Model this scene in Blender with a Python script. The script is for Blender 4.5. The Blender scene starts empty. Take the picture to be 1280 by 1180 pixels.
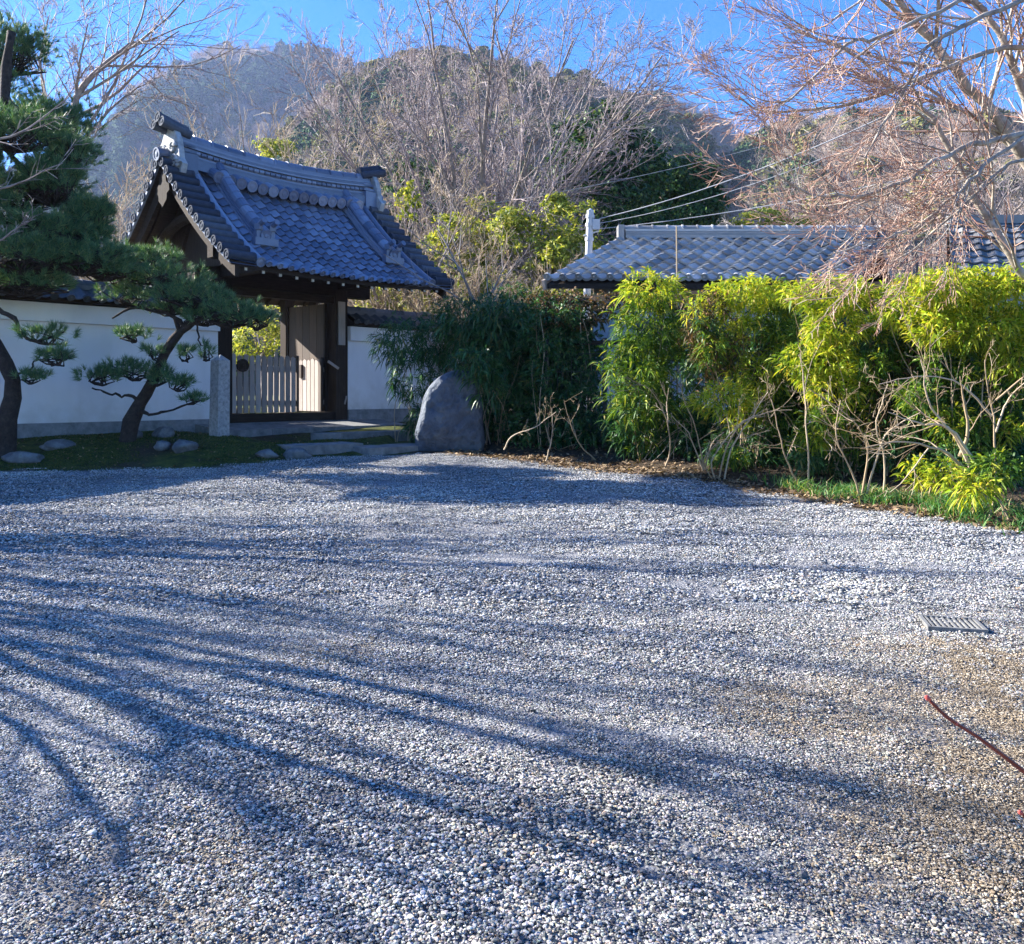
import bpy, math
import numpy as np
from math import radians, sin, cos, pi, sqrt, atan2

# ------------------------------------------------------------------ camera
F, CX, HY, CAMZ = 1100.0, 640.0, 490.0, 1.5
scene = bpy.context.scene
C = scene.collection
cam_d = bpy.data.cameras.new('camera')
cam_d.sensor_fit = 'HORIZONTAL'
cam_d.sensor_width = 36.0
cam_d.lens = 36.0 * F / 1280.0
cam_d.shift_y = (HY - 590.0) / 1280.0
cam_d.clip_start, cam_d.clip_end = 0.05, 6000.0
cam = bpy.data.objects.new('camera', cam_d)
cam.location = (0, 0, CAMZ)
cam.rotation_euler = (pi / 2, 0, 0)
C.objects.link(cam)
scene.camera = cam

# ------------------------------------------------------------------ sky and sun
SUN_EL = radians(27.5)
SUN_AZ = atan2(0.951, 0.310)            # angle left of straight ahead
sun_vec = np.array([-sin(SUN_AZ) * cos(SUN_EL), cos(SUN_AZ) * cos(SUN_EL), sin(SUN_EL)])
world = bpy.data.worlds.new('World')
scene.world = world
world.use_nodes = True
wn, wl = world.node_tree.nodes, world.node_tree.links
sky = wn.new('ShaderNodeTexSky')
sky.sky_type = 'NISHITA'
sky.sun_disc = False
sky.sun_elevation = SUN_EL
sky.sun_rotation = -SUN_AZ
sky.altitude = 100
sky.air_density = 1.0
sky.dust_density = 0.3
sky.ozone_density = 4.0
hs = wn.new('ShaderNodeHueSaturation')       # a deep, dry winter blue
hs.inputs['Saturation'].default_value = 1.45
hs.inputs['Hue'].default_value = 0.513
wl.new(sky.outputs[0], hs.inputs['Color'])
wl.new(hs.outputs[0], wn['Background'].inputs[0])
wn['Background'].inputs[1].default_value = 0.071
sl = bpy.data.lights.new('sun', 'SUN')
sl.energy = 5.0
sl.angle = radians(0.45)
sl.color = (1.0, 0.95, 0.87)
sun = bpy.data.objects.new('sun', sl)
from mathutils import Vector, Matrix
sun.rotation_euler = Vector((-sun_vec[0], -sun_vec[1], -sun_vec[2])).to_track_quat('-Z', 'Y').to_euler()
sun.location = (-20, 8, 15)
C.objects.link(sun)
vs = scene.view_settings
scene.display_settings.display_device = 'sRGB'
vs.view_transform = 'Standard'
vs.look = 'None'
vs.exposure = 2.15
vs.gamma = 1.0
vs.use_curve_mapping = False
cy = scene.cycles
cy.max_bounces = 5
cy.diffuse_bounces = 3
cy.glossy_bounces = 2
cy.transmission_bounces = 3
cy.transparent_max_bounces = 6
cy.volume_bounces = 0
cy.use_denoising = True
cy.caustics_reflective = False
cy.caustics_refractive = False

# ------------------------------------------------------------------ helpers
rng = np.random.default_rng(7)


def P(px, py, D):
    """world point seen at photo pixel (px, py) at distance D"""
    return np.array([(px - CX) / F * D, D, CAMZ - (py - HY) / F * D])


def mesh_np(name, V, faces, mat=None, smooth=False, mats=None, midx=None):
    me = bpy.data.meshes.new(name)
    V = np.ascontiguousarray(V, dtype=np.float32).reshape(-1, 3)
    faces = [np.asarray(f, dtype=np.int32) for f in faces if len(f)]
    nl = sum(f.size for f in faces)
    nf = sum(len(f) for f in faces)
    me.vertices.add(len(V))
    me.vertices.foreach_set('co', V.ravel())
    me.loops.add(nl)
    me.loops.foreach_set('vertex_index', np.concatenate([f.ravel() for f in faces]))
    me.polygons.add(nf)
    tot = np.concatenate([np.full(len(f), f.shape[1], np.int32) for f in faces])
    st = np.concatenate([[0], np.cumsum(tot)[:-1]]).astype(np.int32)
    me.polygons.foreach_set('loop_start', st)
    me.polygons.foreach_set('use_smooth', np.full(nf, bool(smooth)))
    if mats:
        for m in mats:
            me.materials.append(m)
        if midx is not None:
            me.polygons.foreach_set('material_index', np.asarray(midx, dtype=np.int32))
    elif mat:
        me.materials.append(mat)
    me.update(calc_edges=True)
    me.validate()
    return me


class MB:
    """collects shapes into one mesh"""
    def __init__(self):
        self.V, self.Q, self.T, self.n = [], [], [], 0
        self.N = {}

    def add(self, V, quads=None, tris=None):
        V = np.asarray(V, float).reshape(-1, 3)
        if quads is not None and len(quads):
            self.Q.append(np.asarray(quads) + self.n)
        if tris is not None and len(tris):
            self.T.append(np.asarray(tris) + self.n)
        self.V.append(V)
        self.n += len(V)
        return self

    def box(self, c, s, rz=0.0, taper=1.0):
        x, y, z = np.array(s) / 2
        v = np.array([[-x, -y, -z], [x, -y, -z], [x, y, -z], [-x, y, -z],
                      [-x * taper, -y * taper, z], [x * taper, -y * taper, z], [x * taper, y * taper, z], [-x * taper, y * taper, z]])
        if rz:
            R = np.array([[cos(rz), -sin(rz), 0], [sin(rz), cos(rz), 0], [0, 0, 1]])
            v = v @ R.T
        return self.add(v + np.array(c), BOXQ)

    def bar(self, a, b, w, h, up=(0, 0, 1)):
        a, b = np.array(a, float), np.array(b, float)
        d = b - a
        d /= np.linalg.norm(d)
        s = np.cross(d, up)
        s /= np.linalg.norm(s)
        u = np.cross(s, d)
        v = []
        for p in (a, b):
            for i, j in ((-1, -1), (1, -1), (1, 1), (-1, 1)):
                v.append(p + s * w / 2 * i + u * h / 2 * j)
        return self.add(v, [[0, 1, 2, 3][::-1], [4, 5, 6, 7], [0, 1, 5, 4], [1, 2, 6, 5], [2, 3, 7, 6], [3, 0, 4, 7]])

    def tube(self, pts, rad, sides=8, cap=True):
        V, Q = tubes(np.asarray(pts, float)[None], np.asarray(rad, float)[None] * np.ones((1, len(pts))), sides)
        self.add(V, Q)
        if cap:
            n = len(pts)
            base = self.n - len(V)
            T = []
            for o in (0, (n - 1) * sides):
                for k in range(1, sides - 1):
                    T.append([base + o, base + o + k, base + o + k + 1])
            self.T.append(np.array(T))
        return self

    def extrude(self, poly, axis_o, ax_u, ax_v, ax_w, t):
        """2D outline (convex fan from centroid) extruded along ax_w"""
        poly = np.asarray(poly, float)
        o, u, v, w = map(lambda q: np.asarray(q, float), (axis_o, ax_u, ax_v, ax_w))
        n = len(poly)
        A = o + poly[:, :1] * u + poly[:, 1:] * v
        B = A + w * t
        c = poly.mean(0)
        ca = o + c[0] * u + c[1] * v
        V = np.vstack([A, B, ca[None], (ca + w * t)[None]])
        i = np.arange(n)
        j = (i + 1) % n
        q = np.stack([i, j, j + n, i + n], 1)
        t1 = np.stack([j, i, np.full(n, 2 * n)], 1)
        t2 = np.stack([i + n, j + n, np.full(n, 2 * n + 1)], 1)
        return self.add(V, q, np.vstack([t1, t2]))

    def mesh(self, name, mat=None, smooth=False):
        return mesh_np(name, np.vstack(self.V), ([np.vstack(self.Q)] if self.Q else []) + ([np.vstack(self.T)] if self.T else []), mat, smooth)

    def obj(self, name, mat=None, parent=None, smooth=False, **kw):
        return link(name, self.mesh(name, mat, smooth), parent, **kw)


BOXQ = [[3, 2, 1, 0], [4, 5, 6, 7], [0, 1, 5, 4], [1, 2, 6, 5], [2, 3, 7, 6], [3, 0, 4, 7]]


def link(name, me, parent=None, label=None, cat=None, group=None, kind=None, loc=None):
    o = bpy.data.objects.new(name, me)
    C.objects.link(o)
    if parent is not None:
        o.parent = parent
    if loc is not None:
        o.location = loc
    if label:
        o['label'] = label
    if cat:
        o['category'] = cat
    if group:
        o['group'] = group
    if kind:
        o['kind'] = kind
    return o


def thing(name, label, cat, loc=(0, 0, 0), rz=0.0, group=None):
    o = link(name, None, None, label, cat, group, None, loc)
    o.rotation_euler = (0, 0, rz)
    o.empty_display_size = 0.2
    return o


def nrm(a):
    return a / np.maximum(np.linalg.norm(a, axis=-1, keepdims=True), 1e-9)


def tubes(PT, R, sides):
    """PT (N,n,3) polylines, R (N,n) radii -> V, Q"""
    N, n, _ = PT.shape
    T = np.empty_like(PT)
    T[:, 1:-1] = PT[:, 2:] - PT[:, :-2]
    T[:, 0] = PT[:, 1] - PT[:, 0]
    T[:, -1] = PT[:, -1] - PT[:, -2]
    T = nrm(T)
    mean = nrm(PT[:, -1] - PT[:, 0])
    ref = np.where((np.abs(mean[:, 2:]) < 0.75), np.array([[0, 0, 1.0]]), np.array([[1.0, 0, 0]]))[:, None, :]
    A = nrm(np.cross(T, np.broadcast_to(ref, T.shape)))
    B = np.cross(T, A)
    th = np.arange(sides) * 2 * pi / sides
    V = PT[:, :, None, :] + R[:, :, None, None] * (A[:, :, None, :] * np.cos(th)[None, None, :, None] + B[:, :, None, :] * np.sin(th)[None, None, :, None])
    idx = np.arange(N * n * sides).reshape(N, n, sides)
    nx = np.roll(idx, -1, axis=2)
    Q = np.stack([idx[:, :-1], nx[:, :-1], nx[:, 1:], idx[:, 1:]], -1).reshape(-1, 4)
    return V.reshape(-1, 3), Q


def grow(g, PT, R, per, t0, t1, ang, asd, lr, wander, up, segs, rr, lmin=0.0, tip=0.35, upv=(0, 0, 1), taper_t=0.45, L0=None):
    """children of every polyline in PT; all at once"""
    N, n, _ = PT.shape
    M = N * per
    pi_ = np.repeat(np.arange(N), per)
    t = np.tile((np.arange(per) + 0.5) / per, N) + g.uniform(-.5, .5, M) / per
    t = t0 + (t1 - t0) * np.clip(t, 0, 1)
    s = t * (n - 1)
    i = np.minimum(s.astype(int), n - 2)
    f = (s - i)[:, None]
    pos = PT[pi_, i] * (1 - f) + PT[pi_, i + 1] * f
    tan = nrm(PT[pi_, i + 1] - PT[pi_, i])
    r = R[pi_, i] * (1 - f[:, 0]) + R[pi_, i + 1] * f[:, 0]
    plen = np.linalg.norm(np.diff(PT, axis=1), axis=2).sum(1)[pi_]
    a = np.radians(g.normal(ang, asd, M))[:, None]
    perp = nrm(np.cross(tan, nrm(g.normal(size=(M, 3)))))
    d = nrm(tan * np.cos(a) + perp * np.sin(a))
    L = (plen if L0 is None else L0) * lr * (1 - taper_t * t) * g.uniform(.65, 1.25, M)
    L = np.maximum(L, lmin)
    out = np.empty((M, segs + 1, 3))
    out[:, 0] = pos
    for k in range(segs):
        d = nrm(d + g.normal(size=(M, 3)) * wander + np.array(upv) * up)
        out[:, k + 1] = out[:, k] + d * (L / segs)[:, None]
    rad = (r * rr * g.uniform(.8, 1.1, M))[:, None] * np.linspace(1, tip, segs + 1)[None]
    return out, rad


def poly_smooth(pts, n):
    """resample control points (k,3) to n points, Catmull-Rom"""
    pts = np.asarray(pts, float)
    k = len(pts)
    p = np.vstack([2 * pts[0] - pts[1], pts, 2 * pts[-1] - pts[-2]])
    s = np.linspace(0, k - 1 - 1e-6, n)
    i = s.astype(int)
    f = (s - i)[:, None]
    a, b, c, d = p[i], p[i + 1], p[i + 2], p[i + 3]
    return .5 * (2 * b + (c - a) * f + (2 * a - 5 * b + 4 * c - d) * f ** 2 + (3 * b - a - 3 * c + d) * f ** 3)


def leaf_mesh_arrays(B, d, l, w, g, droop=.25, fold=.0):
    """six-vertex bent lance leaves"""
    N = len(B)
    d = nrm(d)
    ref = nrm(np.array([0, 0, 1.0]) + g.normal(size=(N, 3)) * .55)
    s = nrm(np.cross(d, ref))
    l = np.broadcast_to(l, N)[:, None]
    w = np.broadcast_to(w, N)[:, None]
    dz = np.array([0, 0, -1.0])
    v0 = B
    m1 = B + d * l * .33 + dz * droop * l * .08
    m2 = B + d * l * .68 + dz * droop * l * .40
    tp = B + d * l * .97 + dz * droop * l * 1.0
    V = np.stack([v0, m1 - s * w * .5, m1 + s * w * .5, m2 - s * w * .38, m2 + s * w * .38, tp], 1)
    o = np.arange(N)[:, None] * 6
    T = np.concatenate([o + np.array([[0, 2, 1]]), o + np.array([[3, 4, 5]])])
    Q = o + np.array([[1, 2, 4, 3]])
    return V.reshape(-1, 3), Q, T


def quad_leaves(B, n_, size, g, aspect=.55):
    N = len(B)
    n_ = nrm(n_)
    a = nrm(np.cross(n_, g.normal(size=(N, 3))))
    b = np.cross(n_, a)
    size = np.broadcast_to(size, N)[:, None]
    V = np.stack([B - a * size * .5, B + b * size * aspect * .5, B + a * size * .5, B - b * size * aspect * .5], 1)
    return V.reshape(-1, 3), np.arange(N * 4).reshape(N, 4)


def vnoise(x, y, seed=0):
    """smooth value noise on arrays"""
    xi, yi = np.floor(x).astype(int), np.floor(y).astype(int)
    fx, fy = x - xi, y - yi
    fx, fy = fx * fx * (3 - 2 * fx), fy * fy * (3 - 2 * fy)

    def h(a, b):
        v = np.sin(a * 127.1 + b * 311.7 + seed * 74.7) * 43758.5453
        return v - np.floor(v)
    return (h(xi, yi) * (1 - fx) + h(xi + 1, yi) * fx) * (1 - fy) + (h(xi, yi + 1) * (1 - fx) + h(xi + 1, yi + 1) * fx) * fy


# ------------------------------------------------------------------ materials
def new_mat(name):
    m = bpy.data.materials.new(name)
    m.use_nodes = True
    nt = m.node_tree
    return m, nt.nodes, nt.links, nt.nodes['Principled BSDF']


def ramp(nodes, stops):
    r = nodes.new('ShaderNodeValToRGB')
    el = r.color_ramp.elements
    while len(el) < len(stops):
        el.new(0.5)
    for e, (p, c) in zip(el, stops):
        e.position = p
        e.color = (*c, 1)
    return r


def surf_mat(name, stops, scale=6.0, rough=.8, bump=.3, bscale=30.0, detail=6, island=0.0, objrand=0.0, spec=.4, coords='Object', stretch=None, bdist=.01):
    m, n, l, b = new_mat(name)
    tc = n.new('ShaderNodeTexCoord')
    src = tc.outputs[coords]
    if stretch:
        mp = n.new('ShaderNodeMapping')
        mp.inputs['Scale'].default_value = stretch
        l.new(src, mp.inputs[0])
        src = mp.outputs[0]
    no = n.new('ShaderNodeTexNoise')
    no.inputs['Scale'].default_value = scale
    no.inputs['Detail'].default_value = detail
    no.inputs['Roughness'].default_value = .65
    l.new(src, no.inputs['Vector'])
    fac = no.outputs['Fac']
    if island or objrand:
        g = n.new('ShaderNodeNewGeometry') if island else n.new('ShaderNodeObjectInfo')
        mx = n.new('ShaderNodeMix')
        mx.inputs[0].default_value = island or objrand
        l.new(fac, mx.inputs[2])
        l.new(g.outputs['Random Per Island' if island else 'Random'], mx.inputs[3])
        fac = mx.outputs[0]
    r = ramp(n, stops)
    l.new(fac, r.inputs[0])
    l.new(r.outputs[0], b.inputs['Base Color'])
    b.inputs['Roughness'].default_value = rough
    b.inputs['Specular IOR Level'].default_value = spec
    if bump:
        n2 = n.new('ShaderNodeTexNoise')
        n2.inputs['Scale'].default_value = bscale
        n2.inputs['Detail'].default_value = 8
        l.new(src, n2.inputs['Vector'])
        bp = n.new('ShaderNodeBump')
        bp.inputs['Strength'].default_value = bump
        bp.inputs['Distance'].default_value = bdist
        l.new(n2.outputs['Fac'], bp.inputs['Height'])
        l.new(bp.outputs[0], b.inputs['Normal'])
    return m


def leaf_mat(name, stops, trans=.35, rough=.45, spec=.4, tint=(1.25, 1.15, .5)):
    m, n, l, b = new_mat(name)
    g = n.new('ShaderNodeNewGeometry')
    r = ramp(n, stops)
    l.new(g.outputs['Random Per Island'], r.inputs[0])
    l.new(r.outputs[0], b.inputs['Base Color'])
    b.inputs['Roughness'].default_value = rough
    b.inputs['Specular IOR Level'].default_value = spec
    if trans:
        t = n.new('ShaderNodeBsdfTranslucent')
        mu = n.new('ShaderNodeMix')
        mu.data_type = 'RGBA'
        mu.blend_type = 'MULTIPLY'
        mu.inputs[0].default_value = 1
        mu.inputs[7].default_value = (*tint, 1)
        l.new(r.outputs[0], mu.inputs[6])
        l.new(mu.outputs[2], t.inputs[0])
        mx = n.new('ShaderNodeMixShader')
        mx.inputs[0].default_value = trans
        l.new(b.outputs[0], mx.inputs[1])
        l.new(t.outputs[0], mx.inputs[2])
        l.new(mx.outputs[0], n['Material Output'].inputs[0])
    return m


M = {}
M['tile'] = surf_mat('roof_tile_blue_grey', [(.25, (.085, .105, .16)), (.5, (.15, .18, .26)), (.8, (.24, .275, .36))], 5, .38, .25, 60, objrand=.55, spec=.6, bdist=.004)
M['tile_house'] = surf_mat('roof_tile_silver_grey', [(.2, (.21, .205, .2)), (.5, (.36, .355, .345)), (.85, (.54, .53, .51))], 4, .45, .2, 60, objrand=.6, spec=.45, bdist=.004)
M['tile_matt_shade'] = surf_mat('verge_tile_matt_shade', [(.25, (.03, .037, .055)), (.5, (.055, .065, .09)), (.8, (.11, .125, .15))], 9, .9, .3, 60, objrand=.4, spec=.2, bdist=.004)  # darker than the roof tile: shade on the verge painted into the colour
M['tile_old'] = surf_mat('roof_tile_weathered', [(.3, (.05, .055, .065)), (.6, (.10, .105, .12)), (.8, (.16, .16, .16))], 7, .6, .3, 50, objrand=.4)
M['plaster'] = surf_mat('white_plaster', [(.3, (.76, .76, .78)), (.6, (.86, .86, .87)), (.8, (.89, .89, .89))], 1.3, .9, .12, 25, spec=.2, stretch=(1, 1, .5))
M['plinth'] = surf_mat('grey_stone_base', [(.3, (.14, .15, .15)), (.55, (.25, .26, .27)), (.8, (.38, .38, .38))], 6, .9, .5, 30)
def plaster_mat():
    """lime plaster with rain streaks and splashed dirt along its foot"""
    m, n, l, b = new_mat('white_plaster')
    tc = n.new('ShaderNodeTexCoord')

    def noise(scale, sc, detail=6):
        mp = n.new('ShaderNodeMapping')
        mp.inputs['Scale'].default_value = scale
        l.new(tc.outputs['Object'], mp.inputs[0])
        q = n.new('ShaderNodeTexNoise')
        q.inputs['Scale'].default_value = sc
        q.inputs['Detail'].default_value = detail
        l.new(mp.outputs[0], q.inputs['Vector'])
        return q
    base = ramp(n, [(.3, (.74, .74, .76)), (.6, (.86, .86, .87)), (.8, (.89, .89, .89))])
    l.new(noise((1, 1, .6), 1.1).outputs['Fac'], base.inputs[0])
    st = ramp(n, [(.45, (1, 1, 1)), (.65, (.94, .94, .93)), (.85, (.82, .82, .8))])
    l.new(noise((3, 3, .5), 1.3).outputs['Fac'], st.inputs[0])
    sp = n.new('ShaderNodeSeparateXYZ')
    l.new(tc.outputs['Object'], sp.inputs[0])
    mr = n.new('ShaderNodeMapRange')
    mr.inputs[1].default_value, mr.inputs[2].default_value = 1.25, .45
    mr.inputs[3].default_value, mr.inputs[4].default_value = -.25, .35
    mr.clamp = False
    l.new(sp.outputs['Z'], mr.inputs[0])
    ad = n.new('ShaderNodeMath')
    ad.operation = 'ADD'
    l.new(mr.outputs[0], ad.inputs[0])
    l.new(noise((1, 1, 1), 4, 8).outputs['Fac'], ad.inputs[1])
    di = ramp(n, [(.45, (1, 1, 1)), (.75, (.86, .84, .8)), (.98, (.6, .57, .5))])
    l.new(ad.outputs[0], di.inputs[0])
    cur = base.outputs[0]
    for q in (st, di):
        mx = n.new('ShaderNodeMix')
        mx.data_type = 'RGBA'
        mx.blend_type = 'MULTIPLY'
        mx.inputs[0].default_value = .8
        l.new(cur, mx.inputs[6])
        l.new(q.outputs[0], mx.inputs[7])
        cur = mx.outputs[2]
    l.new(cur, b.inputs['Base Color'])
    b.inputs['Roughness'].default_value = .9
    b.inputs['Specular IOR Level'].default_value = .2
    bp = n.new('ShaderNodeBump')
    bp.inputs['Strength'].default_value = .25
    bp.inputs['Distance'].default_value = .01
    l.new(noise((1, 1, 1), 14, 10).outputs['Fac'], bp.inputs['Height'])
    l.new(bp.outputs[0], b.inputs['Normal'])
    return m


M['plaster'] = plaster_mat()
M['wood'] = surf_mat('dark_weathered_timber', [(.3, (.022, .016, .012)), (.6, (.045, .032, .024)), (.85, (.085, .062, .046))], 5, .8, .3, 40, stretch=(6, 6, .8), objrand=.25, spec=.15)
M['wood_h'] = surf_mat('dark_timber_beam', [(.3, (.022, .016, .012)), (.6, (.045, .032, .024)), (.85, (.085, .062, .046))], 5, .8, .3, 40, stretch=(.8, 6, 6), spec=.15)
M['board'] = surf_mat('brown_door_board', [(.3, (.045, .029, .02)), (.6, (.085, .056, .037)), (.85, (.135, .09, .06))], 5, .7, .25, 40, stretch=(8, 8, .7), objrand=.3)
M['picket'] = surf_mat('pale_picket_wood', [(.3, (.28, .23, .2)), (.6, (.42, .36, .32)), (.85, (.55, .48, .43))], 5, .75, .25, 40, stretch=(8, 8, .7), objrand=.4)
M['white'] = surf_mat('white_paint', [(.3, (.7, .7, .68)), (.8, (.82, .82, .8))], 8, .7, .1)
M['granite'] = surf_mat('grey_granite', [(.3, (.19, .2, .2)), (.5, (.33, .34, .34)), (.7, (.46, .46, .45))], 25, .85, .5, 90, detail=8)
M['boulder'] = surf_mat('blue_grey_boulder', [(.25, (.04, .05, .068)), (.45, (.075, .09, .12)), (.6, (.12, .14, .17)), (.66, (.13, .15, .17)), (.70, (.26, .28, .26)), (.85, (.32, .33, .3))], 3.5, .85, 1.0, 7, detail=12, bdist=.12)
M['rock'] = surf_mat('mossy_rock', [(.3, (.06, .065, .07)), (.5, (.13, .135, .14)), (.62, (.2, .21, .21)), (.75, (.08, .11, .03))], 5, .9, .6, 22, detail=8, bdist=.02)
M['carved'] = surf_mat('carved_pale_tile', [(.3, (.2, .21, .22)), (.6, (.42, .43, .43)), (.8, (.55, .55, .53))], 9, .7, .3, 50)
M['bark_dark'] = surf_mat('dark_pine_bark', [(.3, (.018, .014, .012)), (.6, (.05, .038, .03)), (.8, (.10, .078, .06))], 14, .95, .9, 35, bdist=.02)
M['bark_grey'] = surf_mat('grey_brown_bark', [(.3, (.14, .11, .095)), (.55, (.29, .24, .21)), (.8, (.46, .40, .36))], 9, .9, .5, 40)
M['bark_pale'] = surf_mat('pale_lichen_bark', [(.25, (.14, .10, .08)), (.5, (.33, .28, .23)), (.7, (.48, .46, .40)), (.85, (.4, .45, .38))], 7, .9, .6, 30)
M['twig_pink'] = surf_mat('mauve_grey_twig', [(.2, (.18, .135, .14)), (.5, (.33, .265, .265)), (.85, (.52, .45, .435))], 3, .7, 0, island=.6)
M['twig_red'] = surf_mat('reddish_twig', [(.2, (.23, .10, .07)), (.5, (.38, .22, .155)), (.85, (.62, .47, .37))], 3, .6, 0, island=.65)
M['twig_tan'] = surf_mat('pale_tan_twig', [(.2, (.19, .125, .065)), (.5, (.38, .28, .17)), (.85, (.58, .48, .35))], 3, .75, 0, island=.6)
M['twig_grey'] = surf_mat('grey_twig', [(.25, (.2, .17, .16)), (.55, (.34, .30, .28)), (.85, (.5, .45, .42))], 3, .75, 0, island=.6)
M['needle'] = leaf_mat('pine_needle', [(.0, (.035, .10, .05)), (.5, (.075, .18, .085)), (.85, (.14, .27, .105)), (1, (.32, .36, .13))], .2, .5)
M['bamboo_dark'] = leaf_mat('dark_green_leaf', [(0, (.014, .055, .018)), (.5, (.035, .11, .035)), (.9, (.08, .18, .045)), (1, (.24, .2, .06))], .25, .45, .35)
M['bamboo_lime'] = leaf_mat('yellow_green_leaf', [(0, (.09, .19, .015)), (.3, (.24, .36, .025)), (.65, (.43, .49, .04)), (.9, (.58, .55, .06)), (1, (.6, .45, .12))], .45, .5, .25)
M['bamboo_mid'] = leaf_mat('fresh_green_leaf', [(0, (.03, .09, .015)), (.5, (.08, .17, .02)), (.85, (.2, .3, .03)), (1, (.36, .37, .05))], .35, .5, .25)
M['vine'] = leaf_mat('brown_green_vine_leaf', [(0, (.03, .04, .015)), (.4, (.06, .075, .025)), (.7, (.16, .09, .04)), (1, (.28, .16, .08))], .2, .6, .3)
M['evergreen'] = leaf_mat('evergreen_leaf', [(0, (.015, .05, .016)), (.5, (.04, .11, .03)), (.85, (.09, .18, .04)), (1, (.2, .27, .07))], .2, .5, .3)
M['olive'] = leaf_mat('olive_yellow_leaf', [(0, (.11, .16, .02)), (.4, (.26, .33, .05)), (.8, (.46, .48, .10)), (1, (.6, .55, .2))], .45, .5, .25)
M['grass'] = leaf_mat('grass_blade', [(0, (.035, .12, .03)), (.45, (.08, .22, .06)), (.82, (.17, .3, .08)), (.86, (.35, .3, .14)), (1, (.45, .37, .2))], .35, .5, .25)
M['moss'] = leaf_mat('moss_blade', [(0, (.03, .05, .01)), (.5, (.06, .09, .015)), (1, (.14, .14, .03))], .2, .7)
M['dry_leaf'] = leaf_mat('dry_fallen_leaf', [(0, (.09, .05, .03)), (.5, (.2, .13, .07)), (1, (.38, .28, .16))], .1, .8)
M['metal_pole'] = surf_mat('galvanised_pole', [(.3, (.42, .43, .44)), (.7, (.58, .59, .6))], 5, .5, .05)
M['cable'] = surf_mat('grey_cable', [(.3, (.3, .31, .33)), (.7, (.42, .43, .44))], 5, .4, 0)
M['iron'] = surf_mat('dull_iron', [(.3, (.10, .10, .10)), (.7, (.22, .22, .21))], 20, .7, .2)
M['fence_dark'] = surf_mat('dark_fence_wire', [(.3, (.02, .025, .02)), (.7, (.05, .055, .05))], 5, .6, 0)
M['concrete'] = surf_mat('worn_concrete', [(.3, (.13, .13, .13)), (.6, (.24, .24, .235)), (.8, (.36, .36, .35))], 7, .9, .4, 50)
M['wall_house'] = surf_mat('pale_blue_grey_cladding', [(.3, (.33, .37, .42)), (.7, (.45, .48, .52))], 3, .8, .1)
M['red_twig'] = surf_mat('red_brown_shoot', [(.3, (.12, .018, .012)), (.6, (.22, .04, .025)), (.85, (.34, .1, .06))], 30, .45, .2, 80, bdist=.002)
M['bud'] = surf_mat('red_bud', [(.3, (.4, .06, .05)), (.7, (.6, .14, .1))], 30, .4, 0)

# ------------------------------------------------------------------ the ground
EDGE = np.array([(-40, 9.5), (-9, 10.6), (-6.3, 10.9), (-4.4, 11.0), (-3.3, 11.6), (-2.6, 12.6), (-1.2, 12.8), (-.45, 12.6), (.3, 11.95), (.83, 11.4), (1.45, 10.75),
                 (2.03, 10.15), (2.93, 8.95), (3.46, 8.27), (3.91, 7.69), (4.22, 7.25), (5.2, 6.0), (7.0, 3.5), (9.0, 0.0), (12, -12), (40, -60)], float)
GATE_O = np.array([-4.32, 13.5])
GU = np.array([.670, .742])
GV = np.array([-.742, .670])


def sstep(a, b, x):
    t = np.clip((x - a) / (b - a), 0, 1)
    return t * t * (3 - 2 * t)


def edge_d(x, y):
    """how far behind the edge of the gravel (positive: planted bed)"""
    return (y - np.interp(x, EDGE[:, 0], EDGE[:, 1])) * np.where(np.asarray(x) > .3, .68, 1.0)


def ground_z(x, y):
    x, y = np.asarray(x, float), np.asarray(y, float)
    z = .045 * np.clip(y, -12, 20)
    e = edge_d(x, y) + (vnoise(x * 2.1, y * 2.1, 5) - .5) * .25
    gl = (x - GATE_O[0]) * GU[0] + (y - GATE_O[1]) * GU[1]      # along the wall; the moss mound stops short of the gate
    gd = (x - GATE_O[0]) * GV[0] + (y - GATE_O[1]) * GV[1]
    before = sstep(-.2, .5, gl) * sstep(-1.6, -.4, gd) * (x < -.5) * (gd < 6)
    z = z + sstep(0, 2.0, e) * (np.where(x < -2, .23, .10) - .17 * before)
    z = z + (vnoise(x * .9, y * .9, 1) - .5) * .05 + (vnoise(x * 3.1, y * 3.1, 2) - .5) * .018
    # a loose heap along the tyre marks of the court
    z = z + (vnoise(x * 7.3, y * 7.3, 3) - .5) * .012 * (e < 0)
    return z


def axis(a, b, fine, far, n):
    core = np.arange(a, b + 1e-6, fine)
    g = np.geomspace(fine, far, n)
    return np.concatenate([(a - g)[::-1], core, b + g])


gx = axis(-9, 9, .12, 1600, 40)
gy = axis(-1, 19, .12, 1700, 40)
gy = gy[gy > -300]
X, Y = np.meshgrid(gx, gy)
Z = ground_z(X, Y)
nx_, ny_ = len(gx), len(gy)
idx = np.arange(nx_ * ny_).reshape(ny_, nx_)
Q = np.stack([idx[:-1, :-1], idx[:-1, 1:], idx[1:, 1:], idx[1:, :-1]], -1).reshape(-1, 4)


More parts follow.
